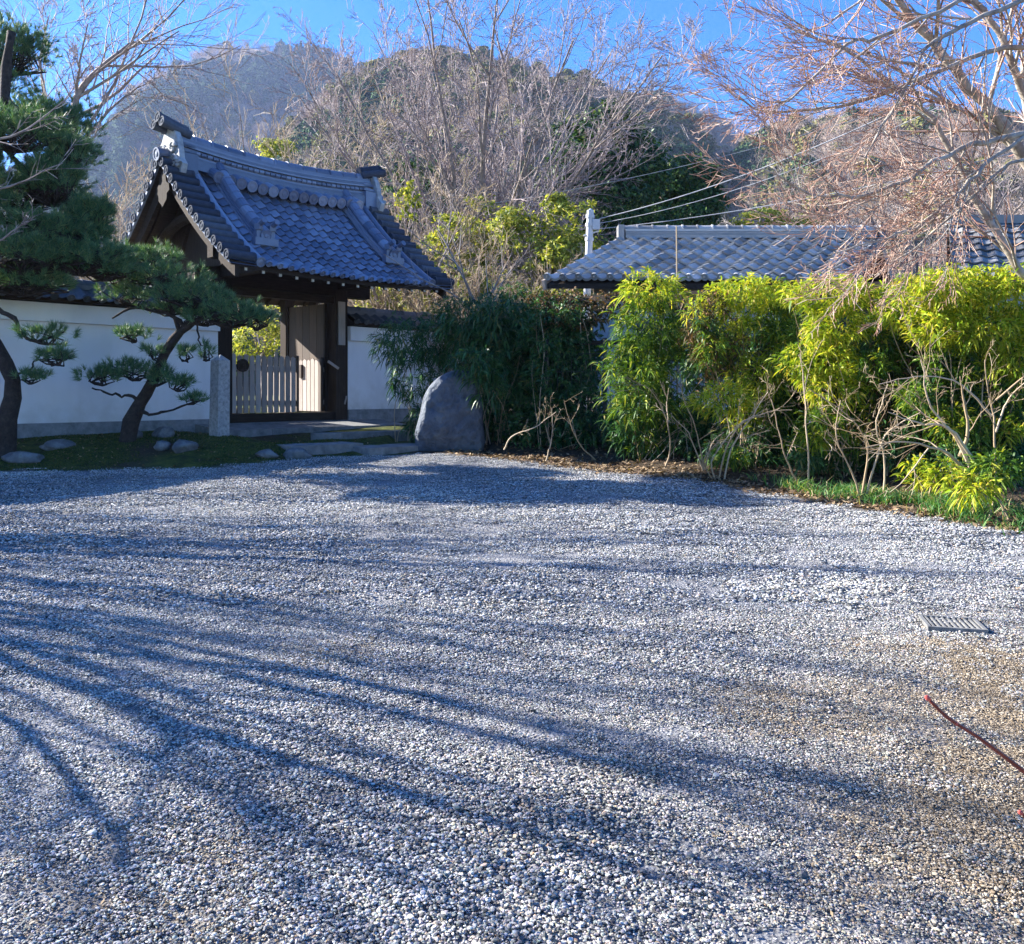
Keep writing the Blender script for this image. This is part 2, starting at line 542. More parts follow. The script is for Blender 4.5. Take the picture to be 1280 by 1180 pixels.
def sandiness(x, y):
    """bare sandy patches where the gravel has worn thin, lower right of the court"""
    s = sstep(.35, 2.0, x - .12 * y) * sstep(6.0, 3.8, y)
    n = vnoise(x * 1.3 + 4, y * 1.3, 11) * .6 + vnoise(x * 3.7, y * 3.7, 12) * .4
    p = sstep(.32, .80, s * .8 + (n - .5) * .9)
    q = sstep(.60, .78, vnoise(x * .8 + 9, y * 1.6, 14)) * sstep(-1.8, -.2, x) * sstep(5.5, 3.0, y) * .55
    w_ = .95 * np.exp(-((x - 2.35) / .55) ** 2 - ((y - 4.05) / .7) ** 2) + .7 * np.exp(-((x - 1.35) / .45) ** 2 - ((y - 2.75) / .4) ** 2)
    w_ = w_ * sstep(.25, .55, vnoise(x * 2.6, y * 2.6, 16) * .7 + vnoise(x * 7, y * 7, 17) * .3 + .15)
    return np.clip(p + q + w_, 0, 1)


def make_ground_mat():
    m, n, l, b = new_mat('court_ground')
    at = n.new('ShaderNodeAttribute')
    at.attribute_name = 'zone'
    tc = n.new('ShaderNodeTexCoord')

    def noise(s, d=8):
        q = n.new('ShaderNodeTexNoise')
        q.inputs['Scale'].default_value = s
        q.inputs['Detail'].default_value = d
        q.inputs['Roughness'].default_value = .7
        l.new(tc.outputs['Object'], q.inputs['Vector'])
        return q
    fine = noise(60)
    mid = noise(6)
    grit = ramp(n, [(.3, (.10, .10, .105)), (.5, (.22, .22, .225)), (.7, (.40, .40, .40))])
    l.new(fine.outputs['Fac'], grit.inputs[0])
    sand = ramp(n, [(.3, (.12, .085, .05)), (.5, (.26, .2, .125)), (.72, (.42, .35, .24))])
    l.new(fine.outputs['Fac'], sand.inputs[0])
    soil = ramp(n, [(.3, (.028, .02, .013)), (.55, (.07, .05, .032)), (.75, (.13, .10, .06))])
    l.new(fine.outputs['Fac'], soil.inputs[0])
    moss = ramp(n, [(.32, (.03, .026, .014)), (.46, (.045, .06, .014)), (.6, (.09, .11, .02)), (.75, (.15, .15, .035))])
    l.new(mid.outputs['Fac'], moss.inputs[0])
    sep = n.new('ShaderNodeSeparateColor')
    l.new(at.outputs['Color'], sep.inputs[0])
    cur = grit.outputs[0]
    for ch, src in (('Red', sand), ('Green', soil), ('Blue', moss)):
        mx = n.new('ShaderNodeMix')
        mx.data_type = 'RGBA'
        l.new(sep.outputs[ch], mx.inputs[0])
        l.new(cur, mx.inputs[6])
        l.new(src.outputs[0], mx.inputs[7])
        cur = mx.outputs[2]
    l.new(cur, b.inputs['Base Color'])
    b.inputs['Roughness'].default_value = .95
    b.inputs['Specular IOR Level'].default_value = .2
    vo = n.new('ShaderNodeTexVoronoi')
    vo.inputs['Scale'].default_value = 70
    l.new(tc.outputs['Object'], vo.inputs['Vector'])
    ad = n.new('ShaderNodeMath')
    ad.operation = 'ADD'
    l.new(vo.outputs['Distance'], ad.inputs[0])
    l.new(fine.outputs['Fac'], ad.inputs[1])
    bp = n.new('ShaderNodeBump')
    bp.inputs['Strength'].default_value = .7
    bp.inputs['Distance'].default_value = .015
    l.new(ad.outputs[0], bp.inputs['Height'])
    l.new(bp.outputs[0], b.inputs['Normal'])
    return m


M['ground'] = make_ground_mat()
me = mesh_np('ground', np.stack([X, Y, Z], -1), [Q], M['ground'], True)
e = edge_d(X, Y) + (vnoise(X * 2.5, Y * 2.5, 21) - .5) * .3
bed = sstep(-.05, .18, e)
mossm = bed * (X < -1.5) * sstep(.35, .6, vnoise(X * 1.2, Y * 1.2, 22) * .6 + .25)
zone = np.stack([sandiness(X, Y), bed, mossm, np.ones_like(X)], -1).astype(np.float32)
ca = me.color_attributes.new('zone', 'FLOAT_COLOR', 'POINT')
ca.data.foreach_set('color', zone.ravel())
link('ground', me, kind='structure')


# ------------------------------------------------------------------ scatter with geometry nodes (gravel, leaf litter, far forest)
def scatter_group(coll):
    ng = bpy.data.node_groups.new('scatter_' + coll.name, 'GeometryNodeTree')
    ng.interface.new_socket('Geometry', in_out='INPUT', socket_type='NodeSocketGeometry')
    ng.interface.new_socket('Geometry', in_out='OUTPUT', socket_type='NodeSocketGeometry')
    n, l = ng.nodes, ng.links
    gi, go = n.new('NodeGroupInput'), n.new('NodeGroupOutput')
    ci = n.new('GeometryNodeCollectionInfo')
    ci.inputs['Collection'].default_value = coll
    ci.inputs['Separate Children'].default_value = True
    ci.inputs['Reset Children'].default_value = True
    ip = n.new('GeometryNodeInstanceOnPoints')
    ip.inputs['Pick Instance'].default_value = True

    def attr(name, t):
        a = n.new('GeometryNodeInputNamedAttribute')
        a.data_type = t
        a.inputs['Name'].default_value = name
        return a.outputs['Attribute']
    l.new(gi.outputs[0], ip.inputs['Points'])
    l.new(ci.outputs[0], ip.inputs['Instance'])
    l.new(attr('pick', 'INT'), ip.inputs['Instance Index'])
    l.new(attr('rot', 'FLOAT_VECTOR'), ip.inputs['Rotation'])
    l.new(attr('scl', 'FLOAT_VECTOR'), ip.inputs['Scale'])
    l.new(ip.outputs[0], go.inputs[0])
    return ng


def scatter(name, pts, rot, scl, pick, protos):
    coll = bpy.data.collections.new('kinds_of_' + name)
    for i, me in enumerate(protos):
        o = bpy.data.objects.new('%s_kind_%02d' % (name, i), me)
        coll.objects.link(o)
    me = bpy.data.meshes.new(name)
    me.vertices.add(len(pts))
    me.vertices.foreach_set('co', np.ascontiguousarray(pts, np.float32).ravel())
    for an, t, f, d in (('rot', 'FLOAT_VECTOR', 'vector', rot), ('scl', 'FLOAT_VECTOR', 'vector', scl), ('pick', 'INT', 'value', pick)):
        a = me.attributes.new(an, t, 'POINT')
        a.data.foreach_set(f, np.ascontiguousarray(d, np.int32 if t == 'INT' else np.float32).ravel())
    o = link(name, me, kind='stuff')
    md = o.modifiers.new('scatter', 'NODES')
    md.node_group = scatter_group(coll)
    return o


# ------------------------------------------------------------------ gravel
def make_stone_mat():
    m, n, l, b = new_mat('crushed_stone')
    g = n.new('ShaderNodeNewGeometry')
    oi = n.new('ShaderNodeObjectInfo')
    ad = n.new('ShaderNodeMath')
    ad.operation = 'ADD'
    l.new(g.outputs['Random Per Island'], ad.inputs[0])
    l.new(oi.outputs['Random'], ad.inputs[1])
    fr = n.new('ShaderNodeMath')
    fr.operation = 'FRACT'
    l.new(ad.outputs[0], fr.inputs[0])
    r = ramp(n, [(0, (.06, .063, .067)), (.2, (.16, .165, .17)), (.5, (.32, .325, .325)), (.75, (.48, .48, .47)), (.9, (.70, .69, .67)), (.96, (.5, .43, .33)), (1, (.38, .28, .2))])
    l.new(fr.outputs[0], r.inputs[0])
    # dusty sand-coloured stones where the court is worn
    sp = n.new('ShaderNodeSeparateXYZ')
    l.new(g.outputs['Position'], sp.inputs[0])
    no = n.new('ShaderNodeTexNoise')
    no.inputs['Scale'].default_value = .9
    no.inputs['Detail'].default_value = 4
    l.new(g.outputs['Position'], no.inputs['Vector'])
    mr = n.new('ShaderNodeMapRange')
    mr.inputs[1].default_value, mr.inputs[2].default_value = 6.0, 2.6
    l.new(sp.outputs['Y'], mr.inputs[0])
    mr2 = n.new('ShaderNodeMapRange')
    mr2.inputs[1].default_value, mr2.inputs[2].default_value = -1.6, .6
    l.new(sp.outputs['X'], mr2.inputs[0])
    mu = n.new('ShaderNodeMath')
    mu.operation = 'MULTIPLY'
    l.new(mr.outputs[0], mu.inputs[0])
    l.new(mr2.outputs[0], mu.inputs[1])
    mu2 = n.new('ShaderNodeMath')
    mu2.operation = 'MULTIPLY_ADD'
    l.new(no.outputs['Fac'], mu2.inputs[0])
    mu2.inputs[1].default_value = 1.4
    mu2.inputs[2].default_value = -.35
    mu3 = n.new('ShaderNodeMath')
    mu3.operation = 'MULTIPLY'
    mu3.use_clamp = True
    l.new(mu.outputs[0], mu3.inputs[0])
    l.new(mu2.outputs[0], mu3.inputs[1])
    mx = n.new('ShaderNodeMix')
    mx.data_type = 'RGBA'
    mx.blend_type = 'MULTIPLY'
    l.new(mu3.outputs[0], mx.inputs[0])
    l.new(r.outputs[0], mx.inputs[6])
    mx.inputs[7].default_value = (1.0, .80, .52, 1)
    n2 = n.new('ShaderNodeTexNoise')
    n2.inputs['Scale'].default_value = 120
    l.new(g.outputs['Position'], n2.inputs['Vector'])
    mx2 = n.new('ShaderNodeMix')
    mx2.data_type = 'RGBA'
    mx2.blend_type = 'OVERLAY'
    mx2.inputs[0].default_value = .35
    # dusty and clean drifts of stone
    n3 = n.new('ShaderNodeTexNoise')
    n3.inputs['Scale'].default_value = .75
    n3.inputs['Detail'].default_value = 5
    l.new(g.outputs['Position'], n3.inputs['Vector'])
    dr = ramp(n, [(.3, (.72, .73, .75)), (.5, (.95, .95, .95)), (.7, (1.22, 1.2, 1.14))])
    l.new(n3.outputs['Fac'], dr.inputs[0])
    mx4 = n.new('ShaderNodeMix')
    mx4.data_type = 'RGBA'
    mx4.blend_type = 'MULTIPLY'
    mx4.inputs[0].default_value = 1
    l.new(mx.outputs[2], mx4.inputs[6])
    l.new(dr.outputs[0], mx4.inputs[7])
    l.new(mx4.outputs[2], mx2.inputs[6])
    l.new(n2.outputs['Color'], mx2.inputs[7])
    l.new(mx2.outputs[2], b.inputs['Base Color'])
    b.inputs['Roughness'].default_value = .8
    b.inputs['Specular IOR Level'].default_value = .35
    return m


M['stone'] = make_stone_mat()
phi = (1 + sqrt(5)) / 2
ICO_V = nrm(np.array([[-1, phi, 0], [1, phi, 0], [-1, -phi, 0], [1, -phi, 0], [0, -1, phi], [0, 1, phi], [0, -1, -phi], [0, 1, -phi], [phi, 0, -1], [phi, 0, 1], [-phi, 0, -1], [-phi, 0, 1]]))
ICO_F = np.array([[0, 11, 5], [0, 5, 1], [0, 1, 7], [0, 7, 10], [0, 10, 11], [1, 5, 9], [5, 11, 4], [11, 10, 2], [10, 7, 6], [7, 1, 8], [3, 9, 4], [3, 4, 2], [3, 2, 6], [3, 6, 8], [3, 8, 9], [4, 9, 5], [2, 4, 11], [6, 2, 10], [8, 6, 7], [9, 8, 1]])


def rot_mats(g, N):
    q = nrm(g.normal(size=(N, 4)))
    w, x, y, z = q.T
    return np.stack([np.stack([1 - 2 * (y * y + z * z), 2 * (x * y - z * w), 2 * (x * z + y * w)], -1),
                     np.stack([2 * (x * y + z * w), 1 - 2 * (x * x + z * z), 2 * (y * z - x * w)], -1),
                     np.stack([2 * (x * z - y * w), 2 * (y * z + x * w), 1 - 2 * (x * x + y * y)], -1)], 1)


def stones(g, centres, rad):
    """angular chips, one per centre"""
    N = len(centres)
    V = np.einsum('nij,kj->nki', rot_mats(g, N), ICO_V)
    V = V / (np.abs(V) ** 7).sum(-1, keepdims=True) ** (1 / 7)          # push the ball towards a broken block
    V = V * (1 + g.uniform(-.16, .16, (N, 12, 1)))
    V = V * np.sort(g.uniform(.45, 1.1, (N, 1, 3)), axis=2)
    R = rot_mats(g, N)
    V = np.einsum('nij,nkj->nki', R, V)
    V = V * np.array([1, 1, .52]) * np.asarray(rad)[:, None, None]
    V = V + centres[:, None]
    T = (np.arange(N)[:, None, None] * 12 + ICO_F[None]).reshape(-1, 3)
    return V.reshape(-1, 3), T


def stone_cluster(g, n, R, r0, r1, mat=None):
    a = g.uniform(0, 2 * pi, n)
    q = R * np.sqrt(g.uniform(0, 1, n))
    rad = r0 + (r1 - r0) * g.beta(1.6, 3.2, n)
    c = np.stack([q * np.cos(a), q * np.sin(a), rad * .25 + g.uniform(0, .008, n)], -1)
    V, T = stones(g, c, rad)
    return mesh_np('stone_cluster', V, [T], mat or M['stone'])


g = np.random.default_rng(3)
small = [stone_cluster(g, 66, .076, .0024, .0086) for _ in range(12)]
large = [stone_cluster(g, 120, .19, .005, .0135) for _ in range(6)]
M['grit'] = surf_mat('sandy_grit', [(.2, (.16, .115, .07)), (.5, (.32, .25, .165)), (.8, (.5, .42, .31))], 20, .95, 0, island=.8)
grit = [stone_cluster(g, 90, .12, .002, .006, M['grit']) for _ in range(4)]


def in_view(x, y, m=.35):
    return (y > 1.2) & (np.abs(x) < .60 * y + m)


def court_points(g, y0, y1, dens):
    A = (y1 - y0) * 2 * (.6 * y1 + .5)
    n = int(A * dens)
    y = g.uniform(y0, y1, n)
    x = g.uniform(-1, 1, n) * (.6 * y1 + .5)
    k = in_view(x, y) & (edge_d(x, y) + (vnoise(x * 2.5, y * 2.5, 21) - .5) * .3 < g.normal(.0, .07, n))
    x, y = x[k], y[k]
    s = sandiness(x, y)
    k = g.uniform(size=len(x)) > s * .80
    return x[k], y[k]


pts, rots, scls, picks = [], [], [], []
for y0, y1, dens, kinds, off in ((1.9, 5.2, 450, 12, 0), (5.2, 13.4, 68, 6, 12)):
    x, y = court_points(g, y0, y1, dens)
    n = len(x)
    pts.append(np.stack([x, y, ground_z(x, y) - .002 + g.uniform(-.003, .007, n)], -1))
    rots.append(np.stack([g.normal(0, .05, n), g.normal(0, .05, n), g.uniform(0, 2 * pi, n)], -1))
    scls.append(np.repeat((g.uniform(.8, 1.15, n) * (.68 + .62 * vnoise(x * 1.1 + 3, y * 1.1, 51)))[:, None] * (1.0 + .1 * (y < 3.2))[:, None], 3, 1))
    picks.append(off + g.integers(0, kinds, n))
# bigger loose chips lying on top
x, y = court_points(g, 1.9, 9, 16)
single = []
for _ in range(8):
    V, T = stones(g, np.zeros((1, 3)), np.ones(1))
    single.append(mesh_np('loose_chip', V, [T], M['stone']))
n = len(x)
pts.append(np.stack([x, y, ground_z(x, y) + .012], -1))
rots.append(np.stack([g.normal(0, .3, n), g.normal(0, .3, n), g.uniform(0, 2 * pi, n)], -1))
scls.append((.008 + .014 * g.beta(1.1, 5, n))[:, None] * np.ones((1, 3)))
picks.append(18 + g.integers(0, 8, n))
# fine grit on the bare sandy patches
n = 9000
y = g.uniform(1.9, 7, n)
x = g.uniform(-1, 1, n) * (.6 * y + .3)
k = g.uniform(size=n) < sandiness(x, y) * 1.0
x, y = x[k], y[k]
n = len(x)
pts.append(np.stack([x, y, ground_z(x, y)], -1))
rots.append(np.stack([np.zeros(n), np.zeros(n), g.uniform(0, 2 * pi, n)], -1))
scls.append(np.repeat(g.uniform(.7, 1.3, n)[:, None], 3, 1))
picks.append(26 + g.integers(0, 4, n))
scatter('gravel', np.vstack(pts), np.vstack(rots), np.vstack(scls), np.concatenate(picks), small + large + single + grit)

# ------------------------------------------------------------------ hills with their woods
def hill(name, crest, Dc, D0, seed, amp, tree_h, back=1.25):
    crest = np.array(crest, float)
    crest[:, 1] += tree_h / Dc * F * .85          # the skyline is made by the tree tops
    px = np.linspace(crest[0, 0], crest[-1, 0], 150)
    v = np.concatenate([np.linspace(0, 1, 56), np.linspace(1.03, back, 6)])
    PX, VV = np.meshgrid(px, v)
    D = D0 + (Dc - D0) * VV
    zc = (HY - np.interp(PX, crest[:, 0], crest[:, 1])) / F * Dc
    XX = (PX - CX) / F * D
    f = np.where(VV <= 1, VV ** 1.15, 1 - (VV - 1) * 1.6)
    nz = sum(a * (vnoise(XX / s + 3, D / s + 7, seed + k) - .5) for k, (a, s) in enumerate(((1, Dc * .16), (.5, Dc * .07), (.25, Dc * .03))))
    ZZ = 1.2 + zc * f + nz * amp * np.sin(np.clip(VV, 0, 1) * pi) ** .7
    V = np.stack([XX, D, ZZ], -1)
    i = np.arange(V.shape[0] * V.shape[1]).reshape(V.shape[:2])
    Q = np.stack([i[:-1, :-1], i[:-1, 1:], i[1:, 1:], i[1:, :-1]], -1).reshape(-1, 4)
    link(name, mesh_np(name, V, [Q], M['hill'], True), kind='structure')
    return px, v, V


M['hill'] = surf_mat('leaf_littered_hillside', [(.3, (.09, .07, .05)), (.55, (.16, .125, .09)), (.8, (.22, .18, .13))], .05, .95, .5, .3, bdist=1.0)


def wood_trunk(g, h, lean):
    k = 5
    p = np.zeros((1, k, 3))
    p[0, :, 2] = np.linspace(0, h, k)
    p[0, :, :2] = np.cumsum(g.normal(0, lean, (k, 2)), 0) - 0
    p[0, 0] = 0
    return p


def far_bare(g, mat):
    """leafless tree of unit height for the far woods"""
    p = wood_trunk(g, .62, .02)
    r = np.linspace(.018, .007, 5)[None]
    V, Q = tubes(p, r, 4)
    mb = MB().add(V, Q)
    a, ra = grow(g, p, r, 11, .3, 1, 42, 10, .75, .1, .12, 3, .6)
    mb.add(*tubes(a, ra, 3))
    b, rb = grow(g, a, ra, 7, .25, 1, 42, 14, .6, .15, .08, 2, .65)
    mb.add(*tubes(b, rb, 3))
    c, rc = grow(g, b, rb, 4, .25, 1, 42, 14, .7, .15, .05, 1, .8, tip=.5)
    mb.add(*tubes(c, np.maximum(rc, .0018), 3))
    return mb.mesh('bare_wood_tree', mat)


def far_green(g, mat, conic):
    n = 900
    t = g.uniform(0, 1, n) ** .8
    a = g.uniform(0, 2 * pi, n)
    if conic:
        rr = (1 - t) * .2 + .02
        z = .12 + t * .9
    else:
        z = .2 + t * .75
        rr = .33 * np.sqrt(np.clip(1 - ((t - .4) / .62) ** 2, .02, 1)) * (1 + .25 * np.sin(a * 3 + t * 9))
    q = rr * g.uniform(.55, 1.05, n)
    B = np.stack([q * np.cos(a), q * np.sin(a), z], -1)
    N = nrm(np.stack([np.cos(a), np.sin(a), np.full(n, .7)], -1) + g.normal(size=(n, 3)) * .6)
    V, Q = quad_leaves(B, N, g.uniform(.05, .11, n), g, .7)
    mb = MB().add(V, Q)
    p = wood_trunk(g, .5, .005)
    mb.add(*tubes(p, np.linspace(.02, .01, 5)[None], 4))
    return mb.mesh('green_wood_tree', mat)


gf = np.random.default_rng(21)
M['wood_a'] = surf_mat('bare_wood_pinkish', [(.2, (.25, .185, .15)), (.5, (.40, .315, .255)), (.85, (.57, .465, .385))], 3, .8, 0, objrand=.7)
M['wood_b'] = surf_mat('bare_wood_ochre', [(.2, (.28, .2, .12)), (.5, (.43, .33, .2)), (.85, (.56, .45, .3))], 3, .8, 0, objrand=.7)
M['wood_green'] = leaf_mat('far_evergreen', [(0, (.03, .07, .03)), (.6, (.06, .115, .05)), (1, (.12, .17, .07))], 0, .9, .05)
M['wood_olive'] = leaf_mat('far_olive', [(0, (.10, .11, .03)), (.6, (.17, .17, .05)), (1, (.26, .23, .09))], 0, .9, .05)
forest_kinds = [far_bare(gf, M['wood_a']), far_bare(gf, M['wood_a']), far_bare(gf, M['wood_b']), far_bare(gf, M['wood_a']),
                far_green(gf, M['wood_green'], False), far_green(gf, M['wood_green'], True), far_green(gf, M['wood_olive'], False)]


def wood_on(name, hp, n, h0, h1, green, seed, gthr=.62, vmax=1.02):
    px, v, V = hp
    g = np.random.default_rng(seed)
    i = g.uniform(0, V.shape[1] - 1.001, n)
    j = g.uniform(0, 1, n) ** .75 * 55 * vmax
    j = np.minimum(j, V.shape[0] - 1.001)
    a, b = i.astype(int), j.astype(int)
    fa, fb = (i - a)[:, None], (j - b)[:, None]
    p = (V[b, a] * (1 - fa) + V[b, a + 1] * fa) * (1 - fb) + (V[b + 1, a] * (1 - fa) + V[b + 1, a + 1] * fa) * fb
    k = (np.abs(p[:, 0]) < .62 * p[:, 1] + 12)
    p = p[k]
    n = len(p)
    gm = vnoise(p[:, 0] / (V[:, :, 1].max() * .09), p[:, 1] / (V[:, :, 1].max() * .11), seed) + g.normal(0, .09, n)
    isg = gm > gthr
    pick = np.where(isg, 4 + g.integers(0, 2, n), g.choice([0, 1, 3, 0, 1, 2], n))
    pick = np.where(~isg & (g.uniform(size=n) < green), 6, pick)
    s = g.uniform(h0, h1, n)
    rot = np.stack([g.normal(0, .06, n), g.normal(0, .06, n), g.uniform(0, 2 * pi, n)], -1)
    p[:, 2] -= s * .05
    scatter(name, p, rot, s[:, None] * np.array([[1.15, 1.15, 1]]), pick, forest_kinds)


hA = hill('far_hill', [(-400, 260), (0, 215), (90, 190), (130, 150), (165, 105), (200, 80), (235, 64), (262, 56), (290, 48), (320, 46), (345, 50), (380, 56), (420, 64), (480, 92), (560, 130), (700, 170), (900, 220), (1500, 300)], 900, 330, 31, 60, 14)
wood_on('far_wood', hA, 15000, 11, 17, .03, 41, .47)
hC = hill('middle_hill', [(450, 300), (600, 240), (720, 170), (790, 112), (830, 112), (865, 122), (900, 138), (925, 155), (960, 180), (1100, 230), (1500, 300)], 600, 260, 33, 40, 12.5)
wood_on('middle_wood', hC, 6500, 10, 15, .03, 43, .5)
hD = hill('right_hill', [(700, 330), (820, 290), (880, 225), (915, 172), (945, 155), (975, 140), (1010, 132), (1060, 128), (1130, 130), (1280, 135), (1600, 160)], 300, 90, 35, 18, 10)
wood_on('right_wood', hD, 4500, 8, 12, .05, 45, .82)
hB = hill('near_hill', [(-300, 380), (120, 330), (260, 250), (340, 180), (400, 118), (450, 84), (520, 58), (580, 52), (640, 62), (700, 80), (760, 102), (820, 122), (870, 150), (900, 175), (960, 260), (1050, 330), (1300, 380)], 330, 95, 37, 18, 10)
wood_on('near_wood', hB, 6500, 8, 12, .16, 47, .80)

# ------------------------------------------------------------------ tiles
def tile_mesh(name, u, v, n, pitch, length, amp, mat, eave=False, lift=.028, th=.018, nx=10, over=.02):
    """one wavy pan tile: u across, v up the slope, n out of the roof; with its thick lower lip, and a round antefix when it ends the eave"""
    u, v, n = nrm(np.array(u, float)), np.array(v, float) / np.linalg.norm(v), nrm(np.array(n, float))
    x = np.linspace(0, pitch + over, nx)
    w = amp * ((np.cos(2 * pi * x / pitch) * .5 + .5) ** 1.3)
    rows = []
    for y, dz in ((0.0, lift), (length * .5, lift * .5), (length, 0)):
        rows.append(x[:, None] * u + y * v + (w + dz)[:, None] * n)
    low = x[:, None] * u + .004 * v + (w + lift - th)[:, None] * n
    V = np.vstack([low] + rows)
    i = np.arange(4 * nx).reshape(4, nx)
    Q = np.stack([i[:-1, :-1], i[:-1, 1:], i[1:, 1:], i[1:, :-1]], -1).reshape(-1, 4)
    mb = MB().add(V, Q)
    # side edge
    mb.add(np.array([rows[0][0], rows[2][0], rows[2][0] - n * th, rows[0][0] - n * th]), [[0, 1, 2, 3]])
    if eave:
        c = rows[0][0] * .5 + rows[0][-1] * .5
        c = rows[0][0] + u * .005 + n * (-.022)
        disc(mb, c - v * .012, -v + n * -.15, pitch * .25, .03)
    return mb.mesh(name, mat)


def disc(mb, c, axis, r, t, seg=12):
    """round tile end with raised rim and boss"""
    a = nrm(np.array(axis, float))
    ref = np.array([0, 0, 1.0]) if abs(a[2]) < .8 else np.array([1.0, 0, 0])
    s = nrm(np.cross(a, ref))
    q = np.cross(s, a)
    th = np.arange(seg) * 2 * pi / seg
    ring = np.cos(th)[:, None] * s + np.sin(th)[:, None] * q
    prof = [(r, -t), (r, t * .5), (r * .78, t * .5), (r * .72, t * .15), (r * .42, t * .15), (r * .32, t * .5), (0.02 * r, t * .6)]
    V = np.vstack([c + ring * pr + a * pz for pr, pz in prof])
    k = np.arange(len(prof) * seg).reshape(len(prof), seg)
    kn = np.roll(k, -1, 1)
    mb.add(V, np.stack([k[:-1], kn[:-1], kn[1:], k[1:]], -1).reshape(-1, 4))


def half_round(mb, a, b, r, n, seg=8, collar=0.0, disc_a=False):
    """half-cylinder cover tile from a to b, crown towards n"""
    a, b, n = np.array(a, float), np.array(b, float), np.array(n, float)
    d = nrm(b - a)
    s = nrm(np.cross(d, n))
    n = np.cross(s, d)
    th = np.linspace(-.12 * pi, 1.12 * pi, seg + 1)
    arc = np.cos(th)[:, None] * s + np.sin(th)[:, None] * n
    prof = [(0, 0), (0, 1.0), (1, 1.0), (1, 0)] if not collar else [(0, 0), (0, 1.0), (.9, 1.0), (.9, 1.0 + collar), (1, 1.0 + collar), (1, 0)]
    V = np.vstack([a + (b - a) * t + arc * r * k for t, k in prof])
    i = np.arange(len(V)).reshape(len(prof), seg + 1)
    mb.add(V, np.stack([i[:-1, :-1], i[1:, :-1], i[1:, 1:], i[:-1, 1:]], -1).reshape(-1, 4))
    if disc_a:
        disc(mb, a - n * 0, -d, r * 1.06, .03)


# ------------------------------------------------------------------ the gate
GZ = .70
gate = thing('temple_gate', 'dark timber gate with a curved blue-grey tiled roof between white walls', 'gate', (GATE_O[0], GATE_O[1], GZ), atan2(GU[1], GU[0]))
EL, HB, ZE, ZR = 4.715, 2.27, 2.86, 4.80


def rz_(y):
    t = y / HB
    return ZE + (ZR - ZE) * (.72 * t + .28 * t * t)


def tang(y):
    t = y / HB
    v = np.array([0, 1.0, (ZR - ZE) / HB * (.72 + .56 * t)])
    return v / np.linalg.norm(v)


def sori(x):
    return .10 * (((x - EL / 2) / (EL / 2)) ** 2 - 1) * 1.0 + .0


ys = np.linspace(0, HB, 400)
arc = np.concatenate([[0], np.cumsum(np.hypot(np.diff(ys), np.diff(rz_(ys))))])
SL = arc[-1]


def y_at(s):
    return np.interp(s, arc, ys)


# roof base: boards under the tiles, both slopes in one shell
xs = np.linspace(.02, EL - .02, 24)
yy = np.linspace(.03, 2 * HB - .03, 33)
XX, YY = np.meshgrid(xs, yy)
ZZ = rz_(np.minimum(YY, 2 * HB - YY)) + sori(XX)
top = np.stack([XX, YY, ZZ - .035], -1)
bot = np.stack([XX, YY, ZZ - .11], -1)
k = np.arange(XX.size).reshape(XX.shape)
K = XX.size
Qt = np.stack([k[:-1, :-1], k[:-1, 1:], k[1:, 1:], k[1:, :-1]], -1).reshape(-1, 4)
rim = np.concatenate([k[0, :], k[1:, -1], k[-1, -2::-1], k[-2:0:-1, 0]])
rn = np.roll(rim, -1)
Qr = np.stack([rim, rim + K, rn + K, rn], -1)
roof = link('roof', mesh_np('roof', np.vstack([top.reshape(-1, 3), bot.reshape(-1, 3)]), [np.vstack([Qt, Qt[:, ::-1] + K, Qr])], M['wood_h']), gate)

# front field of pan tiles
NC, NR = 17, 14
x0, x1 = .62, EL - .62
pitch = (x1 - x0) / NC
ex = SL / NR
for r in range(NR):
    y = float(y_at(r * ex - (.02 if r == 0 else 0)))
    y = max(y, 0) - (.04 if r == 0 else 0)
    v = tang(max(y + .05, 0))
    nn = np.cross([1, 0, 0], v)
    tm = tile_mesh('eave_tile' if r == 0 else 'roof_tile', (1, 0, 0), v, nn, pitch, min(ex * 1.18, SL - r * ex + .05), .05, M['tile'], eave=(r == 0), lift=.034)
    for c in range(NC):
        x = x0 + c * pitch
        link('eave_tile' if r == 0 else 'roof_tile', tm, roof, loc=(x, y, rz_(max(y, 0)) + sori(x + pitch / 2) - .03 + rng.normal(0, .0025)))
# rear slope, seen only from behind: one corrugated sheet of tiles
xs = np.linspace(x0 - .1, x1 + .1, NC * 8 + 1)
V = []
for r in range(NR):
    for s, dz in ((r * ex, .034), (r * ex + ex * .999, 0)):
        y = float(y_at(s))
        V.append(np.stack([xs, np.full_like(xs, 2 * HB - y), rz_(y) + sori(xs) - .025 + dz + .045 * (.5 + .5 * np.cos(2 * pi * (xs - x0) / pitch))], -1))
V = np.array(V)
k = np.arange(V.shape[0] * V.shape[1]).reshape(V.shape[:2])
link('rear_tiles', mesh_np('rear_tiles', V, [np.stack([k[:-1, 1:], k[:-1, :-1], k[1:, :-1], k[1:, 1:]], -1).reshape(-1, 4)], M['tile']), roof, kind='stuff')

# verges: round tiles lying across the gable edges
NV = 13


def verge(side, rear):
    xe = -.03 if side < 0 else EL + .03
    xi = .44 if side < 0 else EL - .44
    for i in range(NV):
        s = SL * (i + .35) / NV
        y = float(y_at(s))
        v = tang(y)
        nn = np.cross([1, 0, 0], v)
        if rear:
            v = v * [1, -1, 1]
            nn = nn * [1, -1, 1]
        z = rz_(y) + sori(xe) + .0
        mb = MB()
        a = np.array([xe, 0, 0]) + nn * .02
        b = np.array([xi, 0, -.03]) + nn * .045
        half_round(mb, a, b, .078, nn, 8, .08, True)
        link('verge_tile', mb.mesh('verge_tile', M['tile_matt_shade'], False), roof, loc=(0, (2 * HB - y) if rear else y, z))


for sd in (-1, 1):
    for rear in (False, True):
        verge(sd, rear)
